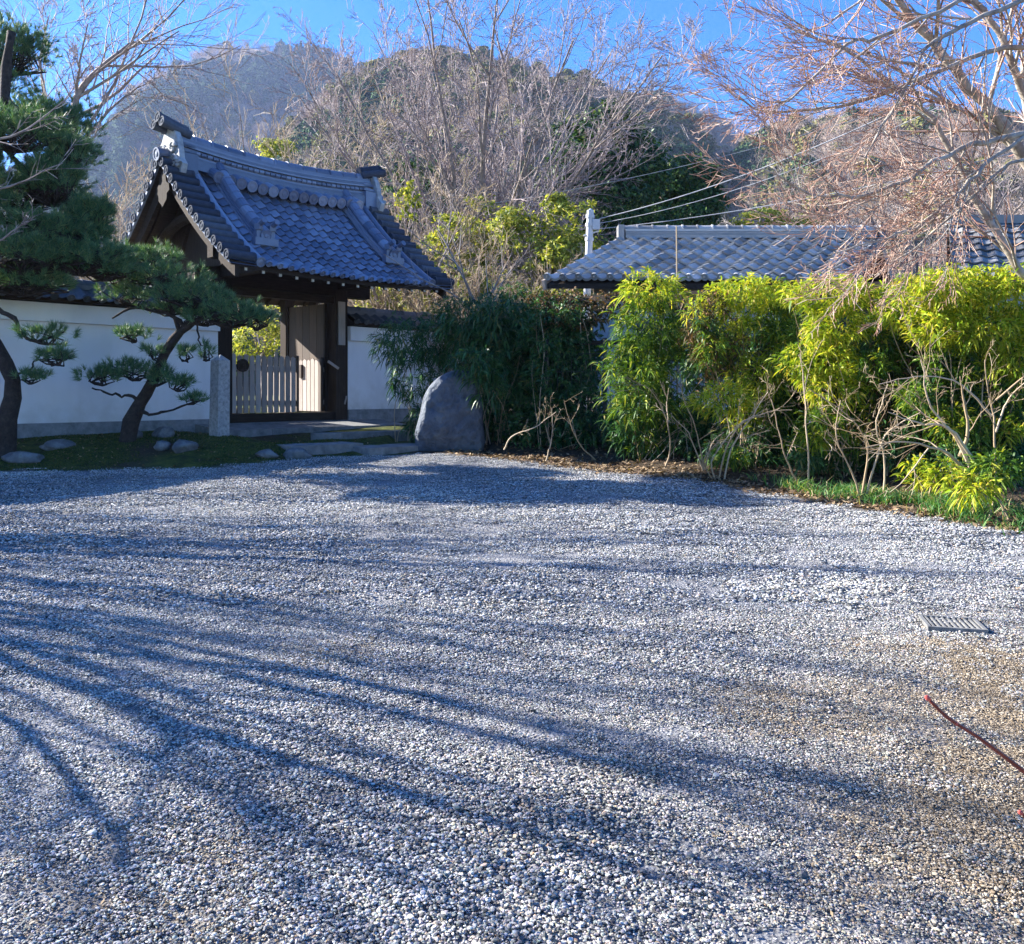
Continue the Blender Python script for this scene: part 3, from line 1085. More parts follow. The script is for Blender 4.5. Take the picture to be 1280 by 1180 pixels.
# flat strips below the round verge tiles and the long round line beside them
for sd in (-1, 1):
    for rear in (0, 1):
        mb, mb2 = MB(), MB()
        P_, Q_ = [], []
        for s in np.linspace(0, SL, 18):
            y = float(y_at(s))
            yl = 2 * HB - y if rear else y
            xo, xi = (-.02, .46) if sd < 0 else (EL + .02, EL - .46)
            P_.append([[xo, yl, rz_(y) + sori(xo) - .012], [xi, yl, rz_(y) + sori(xi) - .012], [xi, yl, rz_(y) + sori(xi) - .05], [xo, yl, rz_(y) + sori(xo) - .075]])
            xc = .53 if sd < 0 else EL - .53
            Q_.append([xc, yl, rz_(y) + sori(xc) + .035])
        P_ = np.array(P_)
        k = np.arange(P_.shape[0] * 4).reshape(-1, 4)
        kn = np.roll(k, -1, 1)
        mb.add(P_.reshape(-1, 3), np.stack([k[:-1], kn[:-1], kn[1:], k[1:]], -1).reshape(-1, 4))
        mb.obj('verge_strip', M['tile'], roof)
        mb2.tube(Q_, np.full(18, .072), 10)
        c0 = np.array(Q_[0])
        disc(mb2, c0, (0, 1 if rear else -1, -.4), .085, .03)
        mb2.obj('cover_tile', M['tile'], roof, smooth=False)

# descending ridges, stacked tiles with a broad cap in segments, ending in a small ornamental tile
for sd in (-1, 1):
    xc = .98 if sd < 0 else EL - .98
    s0, s1 = SL * .27, SL * .97
    for lay, (w, h0, h1) in enumerate(((.27, .02, .075), (.235, .082, .125), (.20, .132, .175))):
        mb = MB()
        ring = []
        for s in np.linspace(s0, s1, 16):
            y = float(y_at(s))
            nn = np.cross([1, 0, 0], tang(y))
            b0 = np.array([xc, y, rz_(y) + sori(xc)])
            ring.append([b0 + np.array([-w / 2, 0, 0]) + nn * h0, b0 + np.array([w / 2, 0, 0]) + nn * h0, b0 + np.array([w / 2, 0, 0]) + nn * h1, b0 + np.array([-w / 2, 0, 0]) + nn * h1])
        ring = np.array(ring)
        k = np.arange(len(ring) * 4).reshape(-1, 4)
        kn = np.roll(k, -1, 1)
        mb.add(ring.reshape(-1, 3), np.stack([k[:-1], kn[:-1], kn[1:], k[1:]], -1).reshape(-1, 4).tolist() + [[3, 2, 1, 0]])
        mb.obj('descending_ridge_course', M['tile'], roof)
    for i in range(10):
        sa, sb = s0 + (s1 - s0) * i / 10, s0 + (s1 - s0) * (i + 1.06) / 10
        pa, pb = [np.array([xc, float(y_at(s)), rz_(float(y_at(s))) + sori(xc)]) + np.cross([1, 0, 0], tang(float(y_at(s)))) * .165 for s in (sa, min(sb, SL))]
        mb = MB()
        nn = np.cross([1, 0, 0], tang(float(y_at(sa))))
        half_round(mb, pa + nn * .012, pb, .105, nn, 8, 0)
        mb.obj('descending_ridge_cap', M['tile'], roof)
    # ornamental end: stepped block, disc, and the upswept beak
    y = float(y_at(s0)) - .03
    b0 = np.array([xc, y, rz_(y) + sori(xc)])
    mb = MB()
    mb.box(b0 + [0, -.02, .14], (.34, .10, .30))
    mb.box(b0 + [0, -.05, .06], (.44, .12, .12))
    mb.box(b0 + [-.13, -.06, .30], (.1, .1, .1), .4)
    mb.box(b0 + [.13, -.06, .30], (.1, .1, .1), -.4)
    disc(mb, b0 + [0, -.08, .16], (0, -1, 0), .11, .04)
    for q in (-.12, .12):
        mb.tube([b0 + [q, .02, .30], b0 + [q, -.1, .35], b0 + [q, -.22, .39]], [.035, .045, .052], 8)
    mb.obj('ridge_end_ornament', M['tile'], roof)

# main ridge: courses of flat tile, a band of scallops, round cap in segments
ridge = link('main_ridge', None, gate)
RX0, RX1 = .30, EL - .30


def rsori(x):
    return .16 * ((x - EL / 2) / (EL / 2)) ** 2 - .05


def ridge_course(name, w, z0, z1, mat=M['tile'], n=20):
    x = np.linspace(RX0, RX1, n)
    ring = np.array([[[a, HB - w / 2, z0 + rsori(a)], [a, HB + w / 2, z0 + rsori(a)], [a, HB + w / 2, z1 + rsori(a)], [a, HB - w / 2, z1 + rsori(a)]] for a in x])
    k = np.arange(n * 4).reshape(-1, 4)
    kn = np.roll(k, -1, 1)
    Q = np.stack([k[:-1], k[1:], kn[1:], kn[:-1]], -1).reshape(-1, 4).tolist() + [[0, 1, 2, 3], [n * 4 - 1, n * 4 - 2, n * 4 - 3, n * 4 - 4]]
    link(name, mesh_np(name, ring, [np.array(Q)], mat), ridge)


zb = ZR - .20
for w, a, b_ in ((.56, .0, .155), (.50, .165, .20), (.46, .21, .24), (.34, .25, .355), (.44, .36, .395), (.40, .405, .435), (.36, .445, .475), (.28, .48, .53)):
    ridge_course('ridge_course', w, zb + a, zb + b_)
ns = 34
for i in range(ns):
    x = RX0 + .1 + (RX1 - RX0 - .2) * (i + .5) / ns
    mb = MB()
    half_round(mb, (x - .048, HB - .186, 0), (x + .048, HB - .186, 0), .038, (0, -1, 0), 5, 0)
    mb.obj('ridge_band_tile', M['tile'], ridge, loc=(0, 0, zb + .305 + rsori(x)))
for i in range(15):
    x = .72 + (EL - 1.44) * (i + .5) / 15
    mb = MB()
    half_round(mb, (0, -.10, -.055), (0, .26, .12), .10, (0, -.5, 1), 8, 0)
    disc(mb, (0, -.105, -.06), (0, -1, -.35), .104, .022)
    mb.obj('ridge_scallop', M['tile'], ridge, loc=(x, HB - .36, zb - .02 + rsori(x)))
for i in range(13):
    xa = RX0 - .02 + (RX1 - RX0 + .04) * i / 13
    xb = RX0 - .02 + (RX1 - RX0 + .04) * (i + 1) / 13
    mb = MB()
    half_round(mb, (xa, HB, zb + .54 + rsori(xa)), (xb, HB, zb + .54 + rsori(xb)), .115, (0, 0, 1), 10, .14)
    mb.obj('ridge_cap', M['tile'], ridge)
# great end tiles with swirls and three projecting rolls
for sd in (-1, 1):
    xe = RX0 - .04 if sd < 0 else RX1 + .04
    z0 = zb + rsori(xe) - .06
    oni = link('ridge_end_tile', None, gate)
    outline = [(-.40, -.10), (-.46, .05), (-.36, .16), (-.33, .32), (-.28, .50), (-.17, .67), (0, .74), (.17, .67), (.28, .50), (.33, .32), (.36, .16), (.46, .05), (.40, -.10), (.15, .02), (-.15, .02)]
    mb = MB().extrude(outline, (xe, HB, z0), (0, 1, 0), (0, 0, 1), (sd, 0, 0), .10)
    mb.obj('plate', M['carved'], oni)
    mb = MB()
    for q in (-1, 1):
        for (cy_, cz, r, tw) in ((.2, .12, .11, 1), (.17, .36, .10, -1), (.36, .06, .07, 1)):
            t = np.linspace(0, 3.6 * pi, 22)
            rr = r * (1 - t / (3.6 * pi) * .85)
            p = np.stack([np.full(22, xe + sd * .125), HB + q * (cy_ + rr * np.cos(t * tw)), z0 + cz + rr * np.sin(t)], -1)
            mb.tube(p, np.linspace(.03, .016, 22), 6)
    disc(mb, np.array([xe + sd * .12, HB, z0 + .28]), (sd, 0, 0), .12, .05)
    mb.obj('swirl_carving', M['carved'], oni)
    for (dy, dz, r) in ((-.13, .70, .082), (0, .80, .088), (.13, .70, .082)):
        mb = MB()
        a = np.array([xe - sd * .22, HB + dy, z0 + dz - .06])
        b_ = np.array([xe + sd * .30, HB + dy * 1.15, z0 + dz + .07])
        mb.tube([a, (a + b_) / 2, b_], [r * .9, r * .95, r], 12)
        disc(mb, b_, (sd, 0, .12), r * 1.08, .03)
        mb.obj('projecting_roll', M['tile_matt_shade'], oni)
    # round tiles stepping down to the verge apex
    mb = MB()
    half_round(mb, (-.06 if sd < 0 else EL + .06, HB, ZR + sori(0) + .05), (xe, HB, ZR + .08), .11, (0, 0, 1), 10, .1, True)
    mb.obj('apex_roll', M['tile'], oni)
    mb = MB()
    mb.box((xe - sd * .12, HB, z0 + .1), (.3, .62, .36))
    mb.box((xe - sd * .10, HB, z0 + .33), (.34, .52, .05))
    mb.box((xe - sd * .10, HB, z0 + .43), (.32, .44, .05))
    mb.obj('ridge_end_block', M['tile'], oni)

# gable: barge boards, pendant, boarding, purlin ends
for sd in (-1, 1):
    xb = .14 if sd < 0 else EL - .14
    R = []
    for y in np.linspace(.05, 2 * HB - .05, 31):
        q = min(y, 2 * HB - y)
        z = rz_(q) + sori(xb) - .085
        dp = .20 + .10 * (q / HB)
        for xo, zo in ((-.035, 0), (.035, 0), (.035, -dp), (-.035, -dp)):
            R.append([xb + xo, y, z + zo])
    R = np.array(R).reshape(-1, 4, 3)
    k = np.arange(len(R) * 4).reshape(-1, 4)
    kn = np.roll(k, -1, 1)
    link('barge_board', mesh_np('barge_board', R, [np.array(np.stack([k[:-1], kn[:-1], kn[1:], k[1:]], -1).reshape(-1, 4).tolist() + [[0, 3, 2, 1], list(len(R) * 4 - 4 + np.arange(4))])], M['wood_h']), gate)
    out = [(0, .20), (.10, .12), (.13, .0), (.22, -.05), (.24, -.15), (.15, -.20), (.14, -.30), (.05, -.37), (0, -.42), (-.05, -.37), (-.14, -.30), (-.15, -.20), (-.24, -.15), (-.22, -.05), (-.13, 0), (-.10, .12)]
    MB().extrude(out, (xb + sd * .04, HB, ZR - .42), (0, 1, 0), (0, 0, 1), (sd, 0, 0), .06).obj('gable_pendant', M['wood'], gate)
    xw = .78 if sd < 0 else EL - .78
    tri = [(y, rz_(min(y, 2 * HB - y)) - .13) for y in np.linspace(.75, 2 * HB - .75, 21)]
    tri = [(y, z) for y, z in tri] + [(2 * HB - .75, 2.98), (.75, 2.98)]
    MB().extrude(tri, (xw, 0, 0), (0, 1, 0), (0, 0, 1), (sd, 0, 0), .04).obj('gable_boarding', M['wood'], gate)
    for dy in (-.5, .5):
        MB().bar((xw + sd * .05, HB + dy * 1.7, 3.0), (xw + sd * .05, HB + dy * .2, 4.3), .1, .12).obj('gable_strut', M['wood_h'], gate)
mb = MB().bar((.16, HB, 4.42), (EL - .16, HB, 4.42), .2, .24)
mb.obj('ridge_purlin', M['wood_h'], gate)
for y in (.72, 2 * HB - .72):
    MB().bar((.06, y, rz_(.72) - .30), (EL - .06, y, rz_(.72) - .30), .17, .22).obj('eave_beam', M['wood_h'], gate)
# curved inner brackets seen under the gable
for sd in (-1, 1):
    xw = .5 if sd < 0 else EL - .5
    MB().tube([(xw, HB + a, 3.30 + .55 * cos(a / 1.35 * pi / 2)) for a in np.linspace(-1.3, 1.3, 9)], np.full(9, .10), 8).obj('rainbow_beam', M['wood_h'], gate)

# rafters with white painted tips
NRA = 14
for rear in (0, 1):
    for i in range(NRA):
        x = .32 + (EL - .64) * i / (NRA - 1)
        ring = []
        for y in (.10, .5, 1.0, 1.5, HB - .1):
            z = rz_(y) - .115 + sori(x)
            yl = 2 * HB - y if rear else y
            for xo, zo in ((-.032, 0), (.032, 0), (.032, -.08), (-.032, -.08)):
                ring.append([x + xo, yl, z + zo])
        k = np.arange(20).reshape(-1, 4)
        kn = np.roll(k, -1, 1)
        o = link('rafter', mesh_np('rafter', ring, [np.stack([k[:-1], kn[:-1], kn[1:], k[1:]], -1).reshape(-1, 4)], M['wood_h']), gate)
        if not rear:
            z = rz_(.10) - .115 + sori(x)
            MB().box((x, .092, z - .048), (.042, .02, .05)).obj('white_tip', M['white'], o)
# posts, lintel, sill
XL, XR, YP = .98, 3.50, 2.0
for x in (XL, XR):
    p = MB().box((x, YP, 1.52), (.28, .28, 2.88)).obj('main_post', M['wood'], gate)
    MB().box((x, YP, .08), (.4, .4, .2), taper=.9).obj('post_base', M['plinth'], p)
    MB().box((x, 3.75, 1.5), (.2, .2, 2.9)).obj('rear_post', M['wood'], gate)
    MB().bar((x, .42, 2.92), (x, 4.12, 2.92), .2, .22).obj('cross_beam', M['wood_h'], gate)
    MB().box((x, .40, 2.92), (.15, .05, .16)).obj('beam_end', M['white'], gate)
MB().bar((.42, YP, 2.83), (EL - .5, YP, 2.83), .26, .30).obj('lintel', M['wood_h'], gate)
MB().bar((XL + .14, YP, 2.60), (XR - .14, YP, 2.60), .14, .12).obj('door_head', M['wood_h'], gate)
MB().bar((XL + .14, YP, .33), (XR - .14, YP, .33), .18, .16).obj('sill', M['wood_h'], gate)
MB().box((XR - .02, YP - .16, 2.15), (.16, .03, .85)).obj('name_board', M['picket'], gate)
# sloped stone floor in slabs with a step
flo = link('stone_floor', None, gate)
XS = [.40, 1.35, 2.42, 3.40, 4.40]
for a, b_ in zip(XS[:-1], XS[1:]):
    V = []
    for x in (a + .004, b_ - .004):
        for y, zt in ((.95, .165), (1.8, .25)):
            V += [[x, y, zt], [x, y, zt - .17]]
    # order: a-front t,b ; a-back t,b ; b-front t,b ; b-back t,b
    link('floor_slab', mesh_np('floor_slab', V, [np.array([[0, 4, 6, 2], [1, 3, 7, 5], [0, 1, 5, 4], [2, 6, 7, 3], [0, 2, 3, 1], [4, 5, 7, 6]])], M['concrete']), flo)
MB().box((2.4, 3.1, .14), (4.0, 2.6, .22)).obj('inner_floor', M['concrete'], flo)

# door leaves, standing open
for x, nm in ((XR - .17, 'r'), (XL + .17, 'l')):
    leaf = link('door_leaf', None, gate)
    for j in range(5):
        MB().box((x, YP + .18 + .245 * (j + .5), 1.47), (.035 + .004 * (j % 2), .238, 2.15)).obj('door_board', M['board'], leaf)
    for z in (.45, 1.5, 2.45):
        MB().box((x + (.035 if nm == 'r' else -.035), YP + .18 + .61, z), (.04, 1.2, .11)).obj('door_rail', M['board'], leaf)
    MB().box((x, YP + .155, 1.47), (.07, .05, 2.2)).obj('door_stile', M['wood'], leaf)
    MB().box((x, YP + 1.43, 1.47), (.07, .05, 2.2)).obj('door_stile', M['wood'], leaf)
MB().bar((XR - .1, YP - .17, 1.26), (XR - .32, YP - .13, 1.40), .03, .045).obj('latch_bar', M['picket'], gate)
MB().bar((XR + .1, YP - .16, .72), (XR + .04, YP - .18, .56), .02, .03).obj('peg', M['picket'], gate)


def picket_wing(name, label, pos, rz, n, w, gap, h, mat, stile, ry=.045):
    t = thing(name, label, 'gate', pos, rz, 'low picket wings')
    for i in range(n):
        x = i * (w + gap)
        hh = h * (1 - .03 * abs(sin(i * 1.7)))
        V = [[x, 0, .0], [x + w, 0, .0], [x + w, 0, hh - .03], [x + w * .5, 0, hh], [x, 0, hh - .03]]
        V = np.array(V)
        B = V + [0, .022, 0]
        MBp = MB().add(np.vstack([V, B]), [[0, 1, 6, 5], [1, 2, 7, 6], [2, 3, 8, 7], [3, 4, 9, 8], [4, 0, 5, 9]], [[0, 4, 3], [0, 3, 2], [0, 2, 1], [5, 8, 9], [5, 7, 8], [5, 6, 7]])
        MBp.obj('picket', mat, t)
    L = n * (w + gap)
    for z in (.18, .82):
        MB().box((L / 2, ry, z), (L, .04, .09)).obj('rail', mat, t)
    MB().box((L + .02, .03, h * .5), (.05, .07, h * .98)).obj('end_stile', stile, t)
    MB().box((.0, .04, h * .5), (.05, .06, h)).obj('hinge_stile', stile, t)
    return t


def gate_pt(x, y, z):
    w = GATE_O + GU * x + GV * y
    return (w[0], w[1], z + GZ)


ga = atan2(GU[1], GU[0])
pw = picket_wing('picket_wing', 'closed weathered picket wing across the shaded half of the gateway', gate_pt(XL + .20, YP + .0, .42), ga, 11, .095, .03, 1.08, M['picket'], M['board'])
mb = MB()
disc(mb, np.array([.22, -.02, .86]), (0, -1, 0), .12, .03)
mb.obj('round_plate', M['wood'], pw)
pw2 = picket_wing('picket_wing', 'sunlit pale picket wing folded back beside the open door', gate_pt(XR - .23, YP + .16, .42), ga + pi / 2, 9, .115, .018, 1.06, M['picket'], M['board'], -.022)
MB().box((.70, .04, .80), (.10, .05, .26)).obj('wooden_latch', M['board'], pw2)


# ------------------------------------------------------------------ plastered walls with tiled copings
def tiled_wall(name, label, xa, xb, yl, top_z, plinth_z, th=.30):
    a = GATE_O + GU * xa + GV * yl
    zb_ = min(float(ground_z(*(GATE_O + GU * q + GV * yl))) for q in (xa, (xa + xb) / 2, xb)) - .12
    L = xb - xa
    t = thing(name, label, 'wall', (a[0], a[1], zb_), ga)
    H = top_z - zb_
    pl = plinth_z - zb_
    MB().box((L / 2, 0, pl / 2), (L, th + .05, pl)).obj('stone_base', M['plinth'], t)
    MB().box((L / 2, 0, pl + (H - .28 - pl) / 2), (L - .003, th, H - .28 - pl - .004)).obj('plaster_face', M['plaster'], t)
    MB().box((L / 2, 0, H - .14), (L - .006, th + .16, .28)).obj('plaster_cornice', M['plaster'], t)
    cap = MB().extrude([(-.34, .02), (-.34, .06), (0, .27), (.34, .06), (.34, .02)], (0, 0, H), (0, 1, 0), (0, 0, 1), (1, 0, 0), L).obj('coping', M['wood_h'], t)
    n = int(round(L / .235))
    p = L / n
    for sgn in (-1, 1):
        v = np.array([0, -sgn * .36 * -1 if False else (.36 if sgn < 0 else -.36), .23])
        nn = np.cross([1, 0, 0], v) * (1 if sgn < 0 else -1)
        tm = tile_mesh('coping_tile', (1, 0, 0), v, nn, p, .40, .05, M['tile_old'], eave=True, lift=.03)
        for i in range(n):
            link('coping_tile', tm, cap, loc=(i * p, -.40 if sgn < 0 else .40, H + .045 + rng.normal(0, .003)))
    nr = max(2, int(L / .36))
    mb = MB()
    half_round(mb, (0, 0, 0), (L / nr, 0, 0), .09, (0, 0, 1), 8, .12)
    rm = mb.mesh('coping_ridge', M['tile_old'])
    MB().box((L / 2, 0, H + .29), (L - .01, .22, .07)).obj('ridge_course', M['tile_old'], cap)
    for i in range(nr):
        link('coping_ridge', rm, cap, loc=(i * L / nr, 0, H + .33))
    return t


tiled_wall('plaster_wall', 'long white plastered wall with tiled coping behind the pines', -6.2, XL - .145, YP, 2.84, 1.03)
tiled_wall('plaster_wall', 'short white plastered wall panel between gate post and bamboo', XR + .145, 8.2, YP, 2.80, 1.15)

# ------------------------------------------------------------------ stone post, standing stone, paving, edging rocks
sp = P(274, 560, 13.2)
zpost = float(ground_z(sp[0], sp[1]))
mb = MB()
w = .105
mb.box((0, 0, .56), (2 * w, 2 * w, 1.24), taper=.94)
V = np.array([[-w, -w, 0], [w, -w, 0], [w, w, 0], [-w, w, 0]]) * .94
mb.add(np.vstack([V + [0, 0, 1.18], [[0, 0, 1.27]]]), None, [[0, 1, 4], [1, 2, 4], [2, 3, 4], [3, 0, 4]])
o = link('stone_post', mb.mesh('stone_post', M['granite']), None, 'square grey granite post standing in front of the gate', 'post', loc=(sp[0], sp[1], zpost - .05))
o.rotation_euler = (0, radians(1), ga + .12)


def blob(name, c, size, seed, mat, label=None, cat=None, group=None, rough=.22, sub=3, flat=None, parent=None, rz=0.0, kind=None, cuts=7):
    """faceted natural stone: a ball trimmed by random planes, then roughened"""
    g = np.random.default_rng(seed)
    nu, nv = 10 * sub, 6 * sub
    th = np.linspace(0, 2 * pi, nu, endpoint=False)
    ph = np.linspace(.02, pi - .02, nv)
    T_, P_ = np.meshgrid(th, ph)
    D_ = np.stack([np.sin(P_) * np.cos(T_), np.sin(P_) * np.sin(T_), np.cos(P_)], -1)
    r = np.ones(T_.shape)
    for _ in range(cuts):
        nn = nrm(g.normal(size=3))
        dd = g.uniform(.62, .9)
        den = D_ @ nn
        r = np.minimum(r, np.where(den > .05, dd / np.maximum(den, .05), 9))
    for k in range(3):
        f = 2.0 * 2 ** k
        r = r + rough * .5 ** k * (vnoise(D_[..., 0] * f + D_[..., 2] * f * .7 + seed, D_[..., 1] * f - D_[..., 2] * f * .6 + 5, seed + k) - .5)
    V = D_ * r[..., None] * np.array(size)
    R = np.array([[cos(rz), -sin(rz), 0], [sin(rz), cos(rz), 0], [0, 0, 1]])
    V = V @ R.T
    i = np.arange(nu * nv).reshape(nv, nu)
    n2 = np.roll(i, -1, 1)
    Q = np.stack([i[:-1], i[1:], n2[1:], n2[:-1]], -1).reshape(-1, 4)
    return link(name, mesh_np(name, V, [Q], mat, True), parent, label, cat, group, kind, c)


# the standing stone: a slab with a shouldered outline and undulating faces
def standing_stone():
    g = np.random.default_rng(5)
    out = np.array([(-.56, -.12), (-.57, .25), (-.50, .55), (-.44, .82), (-.30, 1.04), (-.08, 1.19), (.12, 1.22), (.30, 1.17), (.38, .98), (.44, .66), (.47, .3), (.47, -.12)])
    k = len(out)
    outs = poly_smooth(np.c_[out, np.zeros(k)], 60)[:, :2]
    c = np.array([-.03, .5])
    rings = []
    facets = [(.27, -.10, .05), (.30, .16, -.06), (.25, .02, .10), (.34, -.22, -.22), (.40, .30, .22), (.36, .05, -.30), (.33, -.30, .16), (.44, .02, .42)]

    def face(q):
        p = q - c
        dep = np.min([d0 - a * p[:, 0] - b * p[:, 1] for d0, a, b in facets], axis=0)
        return dep + (vnoise(q[:, 0] * 9, q[:, 1] * 9, 10) - .5) * .05 + (vnoise(q[:, 0] * 24, q[:, 1] * 24, 14) - .5) * .025
    for f in (0, .1, .2, .3, .4, .5, .6, .68, .76, .83, .89, .94, .97, .99):
        q = c + (outs - c) * f
        q = q + (vnoise(q[:, 0] * 7 + 8, q[:, 1] * 7, 12) - .5)[:, None] * .05 * f
        rings.append(np.stack([q[:, 0], -face(q) * (1 if f < .9 else (1 - (f - .9) * 5)), q[:, 1]], -1))
    for f, d in ((1.0, 0), (.99, -.12), (.9, -.22), (.5, -.28), (0, -.3)):
        q = c + (outs - c) * f
        rings.append(np.stack([q[:, 0], np.full(60, -d), q[:, 1]], -1))
    V = np.array(rings)
    i = np.arange(V.shape[0] * 60).reshape(-1, 60)
    n2 = np.roll(i, -1, 1)
    return mesh_np('standing_stone', V, [np.stack([i[:-1], n2[:-1], n2[1:], i[1:]], -1).reshape(-1, 4)], M['boulder'], True)


bp_ = P(566, 560, 13.4)
o = link('standing_stone', standing_stone(), None, 'big blue-grey standing stone with rounded shoulder under the bamboo', 'boulder', loc=(bp_[0], bp_[1], float(ground_z(bp_[0], bp_[1])) - .02))
o.rotation_euler = (radians(4), 0, radians(8))

# paving before the step
pav = [((398, 562, 13.0), 1.15, .62, .05, 'wide flat paving slab leading up to the gate step'), ((490, 560, 13.3), 1.15, .66, .05, 'flat paving slab beside the foot of the standing stone'), ((455, 548, 14.6), 1.7, .36, .11, 'long grey stepping stone right below the gate floor')]
for (q, L, W, h, lab) in pav:
    p = P(*q)
    z = float(ground_z(p[0], p[1]))
    V, F_ = [], []
    gg = np.random.default_rng(int(q[0]))
    out = np.array([(-.5, -.5), (0, -.52), (.5, -.48), (.53, 0), (.49, .5), (0, .51), (-.5, .5), (-.52, .1)]) * [L, W] + gg.normal(0, .015, (8, 2))
    MB().extrude(out, (0, 0, -.1), (1, 0, 0), (0, 1, 0), (0, 0, 1), .1 + h).obj('paving_slab', M['concrete'], None, label=lab, cat='paving', group='paving before the gate', loc=(p[0], p[1], z)).rotation_euler = (0, 0, ga - .15)

rocks = [((30, 575, 11.6), (0.28, 0.16, 0.10), 'low rock at the left border of the moss bed'), ((73, 563, 12.2), (0.22, 0.12, 0.09), 'flat-topped rock on the moss between the two pines'),
         ((232, 566, 12.1), (0.23, 0.14, 0.13), 'rounded grey rock on the moss beside the granite post'), ((203, 565, 12.2), (0.17, 0.12, 0.09), 'smaller rock leaning on the rounded rock by the post'),
         ((335, 572, 12.1), (0.19, 0.12, 0.08), 'low rock at the border right of the granite post'), ((372, 568, 12.3), (0.22, 0.12, 0.10), 'pale rock at the corner of the bed before the paving'),
         ((165, 543, 12.9), (0.17, 0.12, 0.11), 'small rock against the foot of the leaning pine'), ((205, 530, 13.3), (0.23, 0.16, 0.12), 'rock behind the leaning pine against the wall base')]
for i, (q, s, lab) in enumerate(rocks):
    p = P(*q)
    blob('bed_rock', (p[0], p[1], float(ground_z(p[0], p[1])) + s[2] * .35), s, 60 + i, M['rock'], lab, 'rock', 'rocks edging the moss bed', rz=i * .7)

# ------------------------------------------------------------------ the house behind the hedge (its plan is skewed)
HA, HBk = np.array([.62, 15.5, 3.43]), np.array([2.30, 18.2, 4.66])
HL = 5.25
house = thing('tiled_house', 'low house with a silvery tiled gable roof behind the hedge', 'house', (HA[0], HA[1], .7))
o3 = np.array([HA[0], HA[1], .7])
va = HBk - HA
u3 = np.array([1.0, 0, 0])
n3 = nrm(np.cross(u3, va))
hr = link('roof', None, house)
rows, cols = 9, 19
hp_ = HL / cols
step = np.linalg.norm(va) / rows
vd = va / np.linalg.norm(va)
tm = tile_mesh('roof_tile', u3, vd, n3, hp_, step * 1.2, .06, M['tile_house'], lift=.065, th=.045)
te = tile_mesh('eave_tile', u3, vd, n3, hp_, step * 1.2, .06, M['tile_house'], eave=True, lift=.065, th=.045)
A0 = HA - o3
for r in range(rows):
    for c in range(cols):
        p = A0 + u3 * (c * hp_) + vd * (r * step) + n3 * rng.normal(0, .004)
        link('eave_tile' if r == 0 else 'roof_tile', te if r == 0 else tm, hr, loc=p)
# sheathing and rear slope
Rk = HBk - o3
rear = A0 + 2 * (Rk - A0) * [1, 1, 0]
V = np.array([A0, A0 + u3 * HL, Rk + u3 * HL, Rk, rear, rear + u3 * HL]) + [0, 0, -.02]
V = np.vstack([V, V + [0, 0, -.09]])
link('roof_base', mesh_np('roof_base', V, [np.array([[0, 1, 2, 3], [3, 2, 5, 4], [9, 8, 7, 6], [10, 11, 8, 9], [0, 6, 7, 1], [1, 7, 8, 2], [2, 8, 11, 5], [5, 11, 10, 4], [4, 10, 9, 3], [3, 9, 6, 0]])], M['wood_h']), hr)
V = []
xs = np.linspace(0, HL, cols * 6 + 1)
for t in np.linspace(0, 1, 10):
    for dz in (.045, 0):
        V.append(rear + (Rk - rear) * min(t + (0 if dz else .1), 1) + np.c_[xs, np.zeros_like(xs), dz + .05 * (.5 + .5 * np.cos(2 * pi * xs / hp_))])
V = np.array(V)
k = np.arange(V.shape[0] * V.shape[1]).reshape(V.shape[:2])
link('rear_tiles', mesh_np('rear_tiles', V, [np.stack([k[:-1, :-1], k[:-1, 1:], k[1:, 1:], k[1:, :-1]], -1).reshape(-1, 4)], M['tile_house']), hr, kind='stuff')
hrd = link('house_ridge', None, house)
for w_, a, b_ in ((.34, .0, .07), (.28, .08, .13), (.24, .14, .19)):
    MB().box(Rk + [HL / 2 - .02, 0, (a + b_) / 2 + .0], (HL - .1, w_, b_ - a)).obj('ridge_course', M['tile_house'], hrd)
for i in range(17):
    mb = MB()
    half_round(mb, (0, 0, 0), (HL / 17, 0, 0), .085, (0, 0, 1), 8, .22)
    mb.obj('ridge_cap', M['tile_house'], hrd, loc=Rk + [i * HL / 17, 0, .20])
MB().box(Rk + [-.06, 0, .1], (.12, .36, .34)).obj('ridge_end_tile', M['tile_house'], hrd)
MB().box(Rk + [HL + .06, 0, .1], (.12, .36, .34)).obj('ridge_end_tile', M['tile_house'], hrd)
for a_, b_ in ((A0, Rk), (rear, Rk)):
    MB().bar(a_ + u3 * (HL + .06) + [0, 0, -.06], b_ + u3 * (HL + .06) + [0, 0, -.06], .05, .24).obj('barge_board', M['picket'], house)
    MB().bar(a_ + u3 * (-.06) + [0, 0, -.06], b_ + u3 * (-.06) + [0, 0, -.06], .05, .2).obj('barge_board', M['picket'], house)
dn = nrm((Rk - A0) * [1, 1, 0])
fl, fr = A0 + dn * .7 + u3 * .5, A0 + dn * .7 + u3 * (HL - .6)
bl, br = rear - dn * .7 + u3 * .5, rear - dn * .7 + u3 * (HL - .6)
apl, apr = Rk + u3 * .5, Rk + u3 * (HL - .6)
zt = A0[2] + .15


def wall_prism(pts, name, mat):
    pts = np.array(pts)
    k = len(pts)
    return link(name, mesh_np(name, pts, [np.arange(k)[None]], mat), house)


def at(p, z):
    return np.array([p[0], p[1], z])


